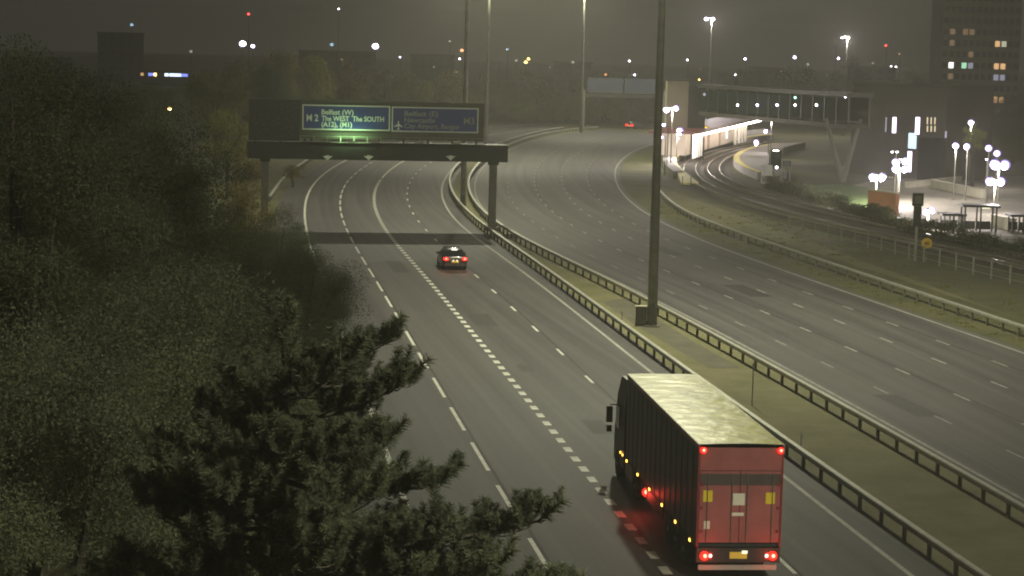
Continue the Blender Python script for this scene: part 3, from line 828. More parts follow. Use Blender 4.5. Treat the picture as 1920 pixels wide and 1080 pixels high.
def make_car(label, loc, rz, paint, k=1.0):
    t = thing('car', label, 'car', loc, rz, 'cars on the motorway')
    b = car_body().build('body', paint, t, smooth=True)
    MB().quad((-.60, .10, 1.00), (.60, .10, 1.00), (.50, .60, 1.36), (-.50, .60, 1.36)).build('rear_window', 'glass_dark', b, (0, -0.07, 0.03))
    MB().quad((-.56, 2.36, 1.44), (.56, 2.36, 1.44), (.70, 3.12, 1.04), (-.70, 3.12, 1.04)).build('windscreen', 'glass_dark', b, (0, 0.03, 0.03))
    for s in (-1, 1):
        MB().quad((s * .91, .75, 1.0), (s * .91, 2.75, .98), (s * .65, 2.35, 1.36), (s * .64, .95, 1.36)).build('side_window', 'glass_dark', b, (s * 0.012, 0, 0))
        lp = MB().box(min(s * .50, s * .86), max(s * .50, s * .86), -0.05, 0.10, .72, .92).build('tail_lamp', 'frame_red', t)
        MB().ball((s * .66, -0.06, .82), 0.19 * k, 12, 0.7).build('glow_glass', 'red_lamp', lp)  # tail lamp's red halo put into the size of its glass
        MB().ball((s * .66, -0.19, .83), 0.085 * k, 10, 0.6).build('glare_core', 'red_lamp_core', lp)
        MB().box(s * .64 - .16, s * .64 + .16, 4.26, 4.33, .60, .70).build('headlamp', 'sign_grey', t)
        MB().box(min(s * .92, s * 1.06), max(s * .92, s * 1.06), 2.55, 2.70, .95, 1.08).build('door_mirror', paint, t)
        for y in (0.78, 3.45): wheel(t, s * .78, y, 0.32, 0.2, side=s)
        point('tail_glow', (s * .66, -0.25, .8), 16, (1, 0.10, 0.05), 0.08, t)
    MB().box(-.26, .26, -0.035, -0.012, .56, .67).build('number_plate', 'plate_yellow', t)
    for x in (-.13, .13): MB().ball((x, -0.05, .70), 0.05, 8).build('plate_lamp', 'plate_lamp', t)
    MB().box(-.20, .20, .52, .60, 1.38, 1.43).build('brake_lamp_glint', 'white_lamp', t)  # high brake lamp plus the white reflection at the roof, built as a glow
    MB().box(-.72, .72, -0.05, 0.06, .32, .50).build('bumper', 'chassis', t)
    return t
_pc = P(853, 507)
_lc = arc(LC); _p, _d = at_s(LC, _lc, nearest_s(LC, _lc, _pc.xy))
make_car('dark hatchback with red tail lights lit, driving under the gantry shadow', (_pc.x, _pc.y, 0.0), math.atan2(-_d.x, _d.y), 'car_paint')
_c2 = P(1180, 242)
make_car('far-off car seen as a red glow of tail lights below the distant gantry', (_c2.x, _c2.y, 0.0), math.radians(-38), 'car_paint_grey', 1.7)


# ------------------------------------------------------------------ trees
def fast_mesh(name, v, nq, m):
    me = bpy.data.meshes.new(name)
    me.vertices.add(len(v)); me.vertices.foreach_set('co', np.asarray(v, np.float32).ravel())
    me.loops.add(nq * 4); me.loops.foreach_set('vertex_index', np.arange(nq * 4, dtype=np.int32))
    me.polygons.add(nq)
    me.polygons.foreach_set('loop_start', np.arange(0, nq * 4, 4, dtype=np.int32))
    me.polygons.foreach_set('loop_total', np.full(nq, 4, np.int32))
    me.materials.append(MATS[m]); me.update(calc_edges=True)
    return me
def leaf_quads(c, size, rng, flat=0.0):
    n = len(c)
    d = rng.normal(size=(n, 3)); d[:, 2] *= (1 - flat); d /= np.linalg.norm(d, axis=1)[:, None]
    e = rng.normal(size=(n, 3)); e -= (e * d).sum(1)[:, None] * d; e /= np.linalg.norm(e, axis=1)[:, None]
    L = size * rng.uniform(0.6, 1.35, n)[:, None]; Wd = L * rng.uniform(0.35, 0.6, n)[:, None]
    v = np.stack([c - d * L * .5, c + e * Wd * .5, c + d * L * .5, c - e * Wd * .5], 1)
    return v.reshape(-1, 3)
def crown_points(rng, n, rx, ry, rz, clumps, cr):
    u = rng.normal(size=(clumps, 3)); u /= np.linalg.norm(u, axis=1)[:, None]
    rad = rng.uniform(0.12, 1.0, clumps) ** 0.55
    cc = u * rad[:, None] * np.array([rx, ry, rz])
    cc[:, 2] = np.where(cc[:, 2] < -0.55 * rz, cc[:, 2] * 0.6, cc[:, 2])
    w = rng.uniform(0.5, 1.5, clumps)
    k = rng.choice(clumps, n, p=w / w.sum())
    o = rng.normal(size=(n, 3)); o /= np.linalg.norm(o, axis=1)[:, None]
    o *= (rng.uniform(0, 1, n) ** 0.45)[:, None] * cr * w[k][:, None] * np.array([1, 1, 0.75])
    return cc[k] + o, cc
CROWNS = {}
def crown_mesh(key, n, rx, ry, rz, clumps, cr, size, m, seed):
    if key not in CROWNS:
        rng = np.random.default_rng(seed)
        c, cc = crown_points(rng, n, rx, ry, rz, clumps, cr)
        CROWNS[key] = (fast_mesh('crown', leaf_quads(c, size, rng), n, m), cc)
    return CROWNS[key]
def tree(name, label, x, y, zc, r, key, group, rot=0.0, zr=None, cat='tree'):
    """crown radius r centred at height zc on a trunk from the ground"""
    me, cc = CROWNS[key]
    t = thing(name, label, cat, (x, y, 0), rot, group)
    zr = zr or r
    part('crown', me, t, (0, 0, zc), 0, (r, r, zr))
    tr = MB()
    top = zc + zr * 0.35
    lean = R.uniform(-0.25, 0.25)
    r0 = 0.045 * zc ** 0.75 + 0.05
    tr.tube([(0, 0, -0.1), (lean * 0.3, 0, zc * 0.35), (lean, 0.1, zc * 0.7), (lean * 1.3, 0, top)], [r0 * 1.2, r0, r0 * 0.75, r0 * 0.25], 8)
    for k in range(7):
        q = cc[(k * 5 + 1) % len(cc)]
        h = zc * R.uniform(0.5, 0.8)
        e = Vector((q[0] * r * 0.8, q[1] * r * 0.8, zc + q[2] * zr * 0.8))
        s_ = Vector((lean * 0.7, 0.05, h)); mid = s_.lerp(e, 0.5) + Vector((0, 0, -0.1))
        tr.tube([s_, mid, e], [r0 * 0.45, r0 * 0.3, r0 * 0.08], 5)
    tr.build('trunk', 'bark', t)
    return t
for i in range(3):
    crown_mesh('dark%d' % i, 110000, .82, .82, .88, 62, .27, .0185, 'leaf_dark', 10 + i)
    crown_mesh('mid%d' % i, 9000, .82, .82, .85, 34, .27, .055, 'leaf_mid', 20 + i)
    crown_mesh('aut%d' % i, 9000, .82, .82, .85, 34, .27, .055, 'leaf_autumn', 30 + i)
crown_mesh('light0', 5000, .8, .8, .9, 26, .28, .07, 'leaf_light', 41)

def ptree(px, py, d, rpx, key, label, group, name='broadleaf_tree', squash=1.0, rot=None):
    c = Q(px, py, d); r = rpx * d / F
    return tree(name, label, c.x, d, max(c.z, r * 0.7), r, key, group, R.uniform(0, 6.28) if rot is None else rot, r * squash)
NEARG = 'dark broadleaf trees along the left roadside'
near = [
    (40, 420, 36, 330, 'dark0', 'dark leafy tree at the left edge of the view, upper half', 1.0),
    (30, 860, 27, 360, 'dark1', 'dark leafy tree filling the bottom left corner', 1.0),
    (300, 830, 31, 330, 'dark2', 'dark leafy tree between the bottom left corner and the pine', 1.1),
    (250, 440, 50, 240, 'dark1', 'dark leafy tree below the strip of blue and white city lights', 1.0),
    (150, 350, 62, 240, 'dark2', 'dark leafy tree left of the strip of blue and white city lights', 1.0),
    (470, 650, 62, 190, 'dark0', 'dark leafy tree rising directly left of the pine top', 1.1),
    (570, 575, 84, 122, 'dark2', 'dark leafy tree whose crown overhangs the road edge above the pine', 1.1),
    (430, 515, 92, 118, 'dark1', 'dark leafy tree left of the crown that overhangs the road edge', 1.1),
    (528, 478, 118, 84, 'dark0', 'dark leafy tree beside the end of the gantry shadow', 1.1),
    (300, 390, 112, 112, 'dark0', 'dark leafy tree left of the gantry matrix panel, nearer', 1.2),
    (225, 280, 120, 122, 'dark2', 'dark leafy tree left of the gantry, its top below the city lights', 0.9),
    (600, 800, 46, 150, 'dark0', 'dark leafy tree close behind the pine branches', 1.3),
    (455, 400, 132, 66, 'aut0', 'brownish tree low to the left of the left gantry leg', 1.1),
    (598, 556, 92, 84, 'dark1', 'dark leafy tree overhanging the hard shoulder below the gantry shadow', 1.0),
    (590, 668, 72, 92, 'dark2', 'dark leafy tree overhanging the hard shoulder just above the pine tips', 1.1),
    (180, 620, 40, 260, 'dark2', 'dark leafy tree in the middle of the left-hand mass', 1.1),
    (470, 900, 36, 230, 'dark1', 'dark leafy tree behind the foot of the pine branches', 1.2),
]
for px, py, d, rp, k, lab, sq in near: ptree(px, py, d, rp, k, lab, NEARG, squash=sq)
MIDG = 'lamp-lit trees beyond the left end of the gantry'
mid = [
    (428, 262, 215, 74, 'mid1', 'lamp-lit green tree just left of the matrix panel', 1.1),
    (405, 195, 250, 74, 'mid2', 'lamp-lit tree above and left of the matrix panel', 1.0),
    (465, 320, 205, 42, 'aut1', 'brownish bush left of the left gantry leg', 1.0),
    (520, 160, 300, 70, 'dark0', 'dark tree showing above the matrix panel', 0.9),
    (550, 322, 235, 26, 'aut2', 'small brownish bush right of the left gantry leg', 0.8),
    (290, 200, 240, 62, 'dark1', 'dark tree with a lamp shining through its leaves', 0.9),
]
for px, py, d, rp, k, lab, sq in mid: ptree(px, py, d, rp, k, lab, MIDG, squash=sq)
FARG = 'belt of trees behind the bend of the motorway'
fx = [395, 455, 520, 585, 650, 715, 780, 845, 905, 960, 1015, 1070, 1125, 1185, 1235]
ft = [122, 102, 92, 98, 108, 118, 122, 128, 134, 128, 132, 140, 152, 160, 168]
words_ = ['first', 'second', 'third', 'fourth', 'fifth', 'sixth', 'seventh', 'eighth', 'ninth', 'tenth', 'eleventh', 'twelfth', 'thirteenth', 'fourteenth', 'fifteenth']
for i, (x, tp) in enumerate(zip(fx, ft)):
    d = float(np.interp(x, [395, 600, 650, 715, 780, 845, 905, 1240], [322, 330, 345, 372, 402, 430, 470, 490])) + 8 * math.sin(i * 2.1)
    rpx = R.uniform(44, 58)
    cyp = tp + rpx * 1.05
    ptree(x + R.uniform(-8, 8), cyp, d, rpx, ['mid0', 'mid1', 'aut0', 'mid2', 'aut1'][i % 5], words_[i] + ' tree from the left in the belt behind the motorway bend', FARG, squash=1.15)
BG = 'bushes at the foot of the tree belt'
for i in range(13):
    x = 420 + i * 62
    ptree(x, 216 + R.uniform(-6, 6), float(np.interp(x, [395, 600, 650, 715, 780, 845, 905, 1240], [316, 324, 339, 364, 394, 422, 456, 470])), 36, ['mid1', 'aut2', 'mid2'][i % 3], words_[i] + ' bush from the left below the tree belt, beside the far road', BG, name='bush', squash=0.9, )
# light green tree by the car park
ptree(1826, 262, 255, 26, 'light0', 'small pale green tree lit by a lamp beside the car park', None or 'small trees round the car park', name='broadleaf_tree', squash=1.3)
for px, py, d, rp, k, lab in ((1700, 190, 420, 60, 'dark0', 'dark tree behind the ticket hall roof'), (1790, 215, 380, 46, 'dark1', 'dark tree below the tower block windows'), (1885, 235, 400, 60, 'dark2', 'dark tree at the right edge below the tower block'), (1900, 300, 330, 40, 'mid0', 'dim tree behind the right-hand car park lamps'), (1500, 175, 520, 60, 'mid2', 'dim tree behind the middle of the footbridge'), (1390, 185, 540, 60, 'dark1', 'dim tree behind the left half of the footbridge'), (1600, 165, 540, 55, 'dark0', 'dim tree behind the right end of the footbridge'), (1790, 310, 300, 34, 'mid1', 'dim tree behind the car park, right of the ticket hall')):
    ptree(px, py, d, rp, k, lab, 'dim trees round the railway station')

# ------------------------------------------------------------------ pine in the foreground
rngp = np.random.default_rng(5)
def shoot_mesh(seed):
    """one upright pine shoot: needles all round a stem 0.34 long"""
    rg = np.random.default_rng(seed); n = 170; ln = 0.30
    t = rg.uniform(0, 1, n) ** 0.85; a = rg.uniform(0, 2 * math.pi, n)
    up = rg.uniform(0.25, 1.0, n)
    d = np.stack([np.cos(a), np.sin(a), up], 1); d /= np.linalg.norm(d, axis=1)[:, None]
    base = np.stack([np.zeros(n), np.zeros(n), t * ln], 1)
    L = (0.10 * rg.uniform(0.55, 1.25, n) * (1.1 - 0.35 * t))[:, None]
    e = np.cross(d, rg.normal(size=(n, 3))); e /= np.linalg.norm(e, axis=1)[:, None]
    w = 0.0050
    return np.stack([base - e * w, base + e * w, base + d * L + e * w * .4, base + d * L - e * w * .4], 1)
SH = [shoot_mesh(s) for s in range(5)]
px0 = Q(520, 800, 22.5)
pine = thing('pine_tree', 'dark pine whose needled branches reach over the left lane', 'pine tree', (px0.x, 22.5, 0))
PO = Vector((px0.x, 22.5, 0))
tk = MB().tube([(0, 0, -0.1), (0.05, 0, 5), (0, 0.05, 9), (0.05, 0, 11.6), (0.05, 0, 12.5)], [0.26, 0.21, 0.15, 0.08, 0.02], 10).build('trunk', 'bark', pine, smooth=True)
quads = []; 
def shoot_at(p, dirv, s):
    q = SH[R.randrange(5)] * s
    z = Vector(dirv).normalized(); x = z.orthogonal().normalized(); y = z.cross(x); a = R.uniform(0, 6.28)
    x, y = x * math.cos(a) + y * math.sin(a), y * math.cos(a) - x * math.sin(a)
    Mx = np.array([x, y, z])
    quads.append(q @ Mx + np.array(p))
def bough(base, tip, sag, name='bough', dens=1.0):
    """a bough with side twigs whose shoots turn upwards"""
    base, tip = Vector(base), Vector(tip)
    L = (tip - base).length
    pts = []
    for i in range(9):
        t = i / 8
        p = base.lerp(tip, t); p.z -= sag * math.sin(math.pi * t) * (1 - 0.2 * t)
        pts.append(p)
    b = MB().tube(pts, [0.045 * (1 - 0.85 * i / 8) * min(1.3, L / 2.2) + 0.004 for i in range(9)], 6)
    n = int(L * 17 * dens)
    side = (tip - base).cross(Vector((0, 0, 1))).normalized()
    for k in range(n):
        t = 0.22 + 0.78 * (k + R.random()) / n
        i = min(7, int(t * 8)); p = pts[i].lerp(pts[i + 1], t * 8 - i)
        ln = R.uniform(0.12, 0.62) * (1.15 - 0.7 * t) * (1 if R.random() < .8 else 1.4)
        sd = side * R.choice((-1, 1)) * R.uniform(.3, 1) + (tip - base).normalized() * R.uniform(.1, .9) + Vector((0, 0, R.uniform(-.25, .45)))
        e = p + sd.normalized() * ln
        b.tube([p, p.lerp(e, .6) + Vector((0, 0, -.02)), e], [0.010, 0.008, 0.005], 4)
        m = 2 if ln < .3 else 4
        for j in range(m):
            q = p.lerp(e, 0.35 + 0.65 * (j + 1) / m)
            up = Vector((sd.x * .35 + R.uniform(-.3, .3), sd.y * .35 + R.uniform(-.3, .3), R.uniform(.55, 1.1)))
            shoot_at(q, up, R.uniform(.45, 1.05))
    shoot_at(tip, (tip - base).normalized() + Vector((0, 0, .8)), 1.15)
    return b
def loc(px, py, d): return Q(px, py, d) - PO
boughs = [((530, 1010, 22.5), (1050, 950, 21.4), .18), ((530, 900, 22.5), (858, 878, 22.2), .16), ((530, 780, 22.5), (800, 690, 22.4), .15),
          ((530, 700, 22.5), (752, 612, 22.6), .10), ((530, 1075, 22.5), (1085, 1085, 21.2), .15), ((530, 1130, 22.5), (900, 1075, 21.5), .2),
          ((530, 850, 22.5), (760, 800, 22.0), .14), ((530, 740, 22.5), (690, 650, 22.2), .12), ((530, 960, 22.5), (850, 985, 21.3), .15), ((530, 1040, 22.5), (960, 1040, 20.9), .2),
          ((530, 840, 22.5), (700, 900, 21.0), .15), ((530, 940, 22.5), (640, 990, 20.8), .15), ((530, 1180, 22.5), (800, 1150, 21), .2)]
for a, e, sg in boughs:
    bough(loc(*a), loc(e[0] - 36, e[1] + 26, e[2]), sg).build('bough', 'bark', pine)
for k in range(34):
    z = R.uniform(8.4, 12.0); a = R.uniform(0.45 * math.pi, 1.75 * math.pi)
    ln = (12.9 - z) * 0.42 + 0.35
    ln = min(ln, 2.1) * R.uniform(.8, 1.1)
    bough((0, 0, z), (math.cos(a) * ln, math.sin(a) * ln * .8, z + ln * R.uniform(.15, .4)), .12, dens=.8).build('bough', 'bark', pine)
for k in range(12): shoot_at((R.uniform(-.15, .15), R.uniform(-.15, .15), 12.1 + .05 * k), (R.uniform(-.4, .4), R.uniform(-.4, .4), 1), 1)
qv = np.concatenate(quads).reshape(-1, 3)
o = bpy.data.objects.new('needles', fast_mesh('needles', qv, len(qv) // 4, 'needle')); COL.objects.link(o); o.parent = pine
kind(o, 'stuff')

# ------------------------------------------------------------------ railway and station
def track(px, label):
    pts = path(px, 30, 0, it=14, step=2.0)
    o0 = pts[0]
    rel = [p - o0 for p in pts]
    t = thing('railway_track', label, 'railway track', (o0.x, o0.y, 0), 0, 'railway tracks curving into the station')
    for s in (-1, 1):
        MB().sweep([(p.x, p.y, 0) for p in offset(rel, s * 0.8)], [(-.045, .16), (.045, .16), (.045, .32), (-.045, .32)]).build('rail', 'rail_steel', t)
    m = MB()
    L = arc(rel)
    for s in np.arange(0, L[-1], 0.75):
        p, d_ = at_s(rel, L, s); r_ = Vector((d_.y, -d_.x))
        a, b = p - r_ * 1.3, p + r_ * 1.3; w = d_ * .13
        n = len(m.v)
        for zz in (0.04, 0.17):
            m.v += [(a.x - w.x, a.y - w.y, zz), (b.x - w.x, b.y - w.y, zz), (b.x + w.x, b.y + w.y, zz), (a.x + w.x, a.y + w.y, zz)]
        m.f += [tuple(n + i for i in q) for q in ((4, 5, 6, 7), (0, 1, 5, 4), (1, 2, 6, 5), (2, 3, 7, 6), (3, 0, 4, 7))]
    kind(m.build('sleepers', 'sleeper', t), 'stuff')
    return pts
pxT1 = [(1440, 267), (1380, 277), (1335, 288), (1304, 302), (1293, 313), (1293, 326), (1304, 341), (1340, 361), (1400, 384), (1470, 404), (1560, 427), (1680, 452), (1800, 476), (1930, 504)]
pxT2 = [(1440, 272), (1395, 283), (1360, 295), (1341, 308), (1336, 320), (1342, 332), (1372, 349), (1420, 366), (1490, 386), (1580, 408), (1700, 434), (1820, 458), (1940, 484)]
tr1 = track(pxT1, 'railway track nearer the motorway, curving past the lit platform')
tr2 = track(pxT2, 'railway track farther from the motorway, beside the right platform')
bed = strip('track_bed', offset(tr1, -2.2), offset(tr2, 2.6), -0.008, 'ballast', 120, 2)
bank = [(1226, 345), (1232, 365), (1262, 386), (1300, 404), (1360, 424), (1500, 466), (1660, 515), (1920, 600), (1990, 560), (1920, 520), (1740, 470), (1600, 440), (1470, 408), (1380, 382), (1300, 348), (1290, 335), (1262, 330)]
kind(MB().poly([(p.x, p.y, -0.010) for p in (P(*q) for q in bank[:8])] ).build('verge', 'median_earth'), 'structure')

def platform(name, edge_px, back_px, label, h=0.95):
    e = [P(x, y).xy for x, y in edge_px]; b = [P(x, y).xy for x, y in back_px]
    e = smooth(resample(e, 2.0), 6); n = len(e)
    b = resample(b, arc(b)[-1] / (n - 1)); b = (b + [b[-1]] * n)[:n]
    o0 = e[0]
    t = thing(name, label, 'platform', (o0.x, o0.y, 0))
    m = MB(); ed = MB()
    for i in range(n - 1):
        a0, a1, b0, b1 = e[i] - o0, e[i + 1] - o0, b[i] - o0, b[i + 1] - o0
        i0, i1 = a0.lerp(b0, .16), a1.lerp(b1, .16)
        m.quad((i0.x, i0.y, h), (i1.x, i1.y, h), (b1.x, b1.y, h), (b0.x, b0.y, h))
        m.quad((a0.x, a0.y, 0), (a1.x, a1.y, 0), (a1.x, a1.y, h), (a0.x, a0.y, h))
        m.quad((b0.x, b0.y, 0), (b1.x, b1.y, 0), (b1.x, b1.y, h), (b0.x, b0.y, h))
        ed.quad((a0.x, a0.y, h + .02), (a1.x, a1.y, h + .02), (i1.x, i1.y, h + .02), (i0.x, i0.y, h + .02))
    for k in (0, -1):
        a0, b0 = e[k] - o0, b[k] - o0
        m.quad((a0.x, a0.y, 0), (b0.x, b0.y, 0), (b0.x, b0.y, h), (a0.x, a0.y, h))
    m.build('platform_slab', 'platform_top', t); ed.build('edge_strip', 'platform_edge', t)
    return t, e, b
pa, eA, bA = platform('station_platform', [(1283, 335), (1270, 322), (1266, 314), (1272, 304), (1285, 296), (1315, 285), (1360, 275), (1405, 267), (1450, 261)], [(1262, 335), (1248, 322), (1243, 312), (1246, 302), (1256, 292), (1284, 280), (1330, 267), (1380, 257), (1430, 250)], 'lit station platform with pale edge, beside the station building')
pb, eB, bB = platform('station_platform', [(1420, 337), (1392, 326), (1376, 314), (1374, 305), (1385, 295), (1410, 286), (1450, 279)], [(1475, 335), (1455, 322), (1446, 312), (1446, 302), (1456, 293), (1480, 284), (1510, 277)], 'curved right-hand platform with yellow edge and a small shelter')
# ramp structure at the end of the lit platform
p = P(1300, 345)
t = thing('platform_ramp', 'yellow-lit sloping end of the station platform', 'ramp', p)
rp = MB(); a = P(1268, 332) - p; b = P(1302, 347) - p; c_ = P(1282, 334) - p
rp.poly([(a.x, a.y, .93), (c_.x, c_.y, .93), (b.x + .6, b.y, .25), (b.x - 1.6, b.y, .25)])
rp.poly([(a.x, a.y, 0), (b.x - 1.6, b.y, 0), (b.x - 1.6, b.y, .25), (a.x, a.y, .93)])
rp.poly([(c_.x, c_.y, 0), (b.x + .6, b.y, 0), (b.x + .6, b.y, .25), (c_.x, c_.y, .93)])
rp.poly([(b.x - 1.6, b.y, 0), (b.x + .6, b.y, 0), (b.x + .6, b.y, .25), (b.x - 1.6, b.y, .25)])
rp.build('ramp_slab', 'platform_edge', t)
for k in range(3): MB().box(b.x - 1.5 + k, b.x - 1.4 + k, b.y - .1, b.y, 0, 1.0).build('rail_post', 'galvanised_dark', t)

# station building along the lit platform
A_, B_ = P(1284, 292, .95), P(1395, 259, .95)
v = (B_ - A_).xy; Lb = v.length; rz = math.atan2(v.y, v.x)
sb = thing('station_building', 'low station building with pale wall under a brightly lit canopy', 'station building', (A_.x, A_.y, .95), rz)
MB().box(0, Lb, 0.0, 3.5, 0, 3.5).build('wall', 'station_wall', sb)
for fx_, w_ in ((.10, .05), (.24, .04), (.33, .03), (.52, .025)):
    MB().box(Lb * fx_, Lb * (fx_ + w_), -.06, -.003, 0, 2.4).build('door', 'station_door', sb)
for fx_ in (.60, .68, .74, .80):
    MB().box(Lb * fx_, Lb * fx_ + 1.0, -2.0, -1.7, 0, 3.5).build('column', 'white_column', sb)
MB().box(Lb * .645, Lb * .67, -.05, -.003, .8, 2.8).build('poster', 'screen_blue', sb)
cnp = MB().box(-10, Lb + 6, -3.2, 3.8, 3.5, 3.85).build('canopy', 'canopy_roof', sb)
MB().box(-9.5, Lb + 5.5, -3.0, -2.7, 3.15, 3.49).build('lamp_strip', 'canopy_light', cnp)
MB().box(-10, Lb + 6, -3.25, -3.203, 3.52, 3.82).build('fascia', 'station_wall', cnp)
for k in range(5): MB().box(-8 + k * 2.2, -7.8 + k * 2.2, -2.4, -2.2, 0, 3.5).build('column', 'white_column', sb)
dp = Q(1318, 240, 318)
t = thing('departure_board', 'glowing amber departure board hanging under the station canopy', 'departure board', dp)
MB().box(-.75, .75, -.1, .1, -.3, .3).build('case', 'shelter_dark', t)
MB().box(-.68, .68, -.115, -.102, -.24, .24).build('screen', 'departure_amber', t)
for x in (-.5, .5): MB().tube([(x, 0, .3), (x, 0, 1.1)], .03, 6).build('hanger', 'galvanised_dark', t)

# lift tower and footbridge
t = thing('lift_tower', 'square beige lift tower at the left end of the footbridge', 'tower', (Q(1250, 200, 315).x, 315, 0))
wt = Q(1290, 200, 315).x - Q(1250, 200, 315).x
zt2 = Q(1270, 152, 315).z
MB().box(0, wt, 0, 3.6, 0, zt2).build('shaft_wall', 'lift_clad', t)
MB().box(-.12, wt + .12, -.12, 3.72, zt2, zt2 + .25).build('roof', 'bridge_clad', t)
MB().box(wt, wt + 2.6, .3, 3.3, 0, zt2 - .6).build('stair_wall', 'bridge_clad', t)
fbA, fbB = Q(1310, 216, 312), Q(1590, 219, 268)
v = (fbB - fbA).xy; rz = math.atan2(v.y, v.x); Lf = v.length
fb = thing('footbridge', 'enclosed footbridge with dark windows spanning the railway', 'footbridge', (fbA.x, fbA.y, 0), rz)
z0 = fbA.z; z1 = Q(1310, 158, 312).z
MB().box(0, Lf, 0, 3.2, z0, z0 + .55).build('deck_beam', 'deck_grey', fb)
MB().box(-.2, Lf + .2, -.25, 3.45, z1 - .55, z1).build('roof', 'bridge_clad', fb)
MB().box(.05, Lf - .05, 2.9, 3.1, z0 + .55, z1 - .55).build('rear_wall', 'bridge_clad', fb)
npn = 14
for k in range(npn):
    x0 = Lf * k / npn + .12; x1 = Lf * (k + 1) / npn - .12
    MB().box(x0, x1, .02, .08, z0 + .85, z1 - .75).build('pane', 'bridge_glass', fb)
    MB().box(x1, x1 + .24, 0, .14, z0 + .55, z1 - .55).build('mullion', 'bridge_clad', fb)
for px, py, m in ((1384, 197, 'white_far'), (1421, 197, 'violet_far'), (1458, 197, 'violet_far'), (1492, 197, 'white_far'), (1532, 197, 'white_far'), (1586, 181, 'white_far'), (1492, 183, 'green_far'), (1322, 177, 'win_cool')):
    dx, dy, dz = ray(px, py)
    e = Vector((math.cos(rz), math.sin(rz)))
    k = (fbA.x * dy - fbA.y * dx) / (dx * e.y - dy * e.x)
    yy = fbA.y + e.y * k; zz = CH + dz * yy / dy
    lm = MB().ball((k, -.09, zz), .16 if m != 'win_cool' else .22, 8).build('wall_lamp', m, fb)
# V shaped pier
vb = P(1580, 341)
t = thing('bridge_pier', 'pale V-shaped concrete pier under the right end of the footbridge', 'pier', vb)
zv = fbB.z - .3
for px in (1549, 1614):
    q_ = Q(px, 224, vb.y); dx_ = q_.x - vb.x
    MB().tube([(0, 0, 0), (dx_ * .5, 0, zv * .5), (dx_, 0, zv)], [.36, .27, .22], 10).build('arm', 'pier_concrete', t)
MB().tube([(0, 0, -.1), (0, 0, 1.2)], [.42, .42], 12).build('foot', 'pier_concrete', t)
MB().box(-.62, .62, -.2, .2, .9, 2.0).build('web', 'pier_concrete', t)

# ticket hall
hA, hB = Q(1592, 340, 292), Q(1772, 345, 278)
v = (hB - hA).xy; rz = math.atan2(v.y, v.x); Lh = v.length
th_ = thing('ticket_hall', 'dark station hall block with tall violet-lit slot windows', 'station hall', (hA.x, hA.y, 0), rz)
zh = Q(1680, 162, 285).z
MB().box(0, Lh * .98, 0, 9, 0, zh).build('wall', 'hall_clad', th_)
MB().box(-.2, Lh * .98 + .2, -.2, 9.2, zh, zh + .4).build('roof', 'bridge_clad', th_)
def on_hall(px, py):
    dx, dy, dz = ray(px, py); e = Vector((math.cos(rz), math.sin(rz)))
    k = (hA.x * dy - hA.y * dx) / (dx * e.y - dy * e.x); yy = hA.y + e.y * k
    return k, CH + dz * yy / dy
def slot(x0, x1, y0, y1, m, nm='window'):
    a, za_ = on_hall(x0, y1); b, zb_ = on_hall(x1, y0)
    o = MB().box(a, b, -.05, -.003, za_, zb_).build(nm, m, th_)
    MB().box(a - .12, b + .12, -.09, -.052, za_ - .14, za_ - .02).build('sill', 'bridge_clad', o)
for s_ in ((1673, 1681, 220, 249), (1716, 1725, 220, 252), (1701, 1710, 284, 322)): slot(*s_, 'violet_strip')
slot(1703, 1719, 250, 278, 'screen_blue', 'display_screen')
for x in (1738, 1745, 1752): slot(x, x + 2.4, 220, 233, 'warm_slot'); slot(x, x + 2.4, 236, 247, 'warm_slot')
for x in (1733, 1743, 1749): slot(x, x + 2.6, 282, 315, 'warm_slot')
slot(1660, 1663, 220, 247, 'win_cool'); slot(1772, 1775.5, 246, 258, 'win_cool')
for x in range(6): slot(1727 + x * 3, 1728.5 + x * 3, 318, 342, 'win_cool')
MB().box(Lh * .80, Lh * .98, -1.6, -.01, 0, 5.5).build('glass_lobby', 'bridge_glass', th_)

# car park, walls, banks
cp = [(1560, 356), (1640, 338), (1780, 330), (1990, 330), (2010, 440), (1800, 444), (1700, 424), (1628, 404)]
kind(MB().poly([(q.x, q.y, -.016) for q in (P(*c) for c in cp)]).build('car_park_surface', 'car_park'), 'structure')
gb = [(1490, 352), (1560, 345), (1628, 350), (1628, 402), (1560, 384)]
kind(MB().poly([(q.x, q.y, -.004) for q in (P(*c) for c in gb)]).build('grass_bank', 'lawn'), 'structure')
def wall_between(a, b, h, th, name, label, m, cap=None, cat='wall'):
    a, b = P(*a), P(*b); v = (b - a).xy
    t = thing(name, label, cat, a, math.atan2(v.y, v.x))
    MB().box(0, v.length, -th / 2, th / 2, -.05, h).build('wall_body', m, t)
    MB().box(-.05, v.length + .05, -th / 2 - .06, th / 2 + .06, h, h + .12).build('coping', cap or m, t)
    return t
wall_between((1629, 408), (1681, 416), 2.7, .4, 'brick_wall', 'orange-brown brick wall panel at the car park entrance', 'brick_red', 'stone_pale')
wall_between((1748, 352), (1846, 372), .9, .5, 'low_wall', 'pale low wall between the car park and the ticket hall', 'stone_pale')
wall_between((1700, 352), (1800, 341), .6, .5, 'low_wall', 'pale low kerb wall in front of the ticket hall', 'stone_pale')
wall_between((1862, 424), (1900, 432), 1.0, .5, 'low_wall', 'short pale wall right of the dark shelters', 'stone_pale')
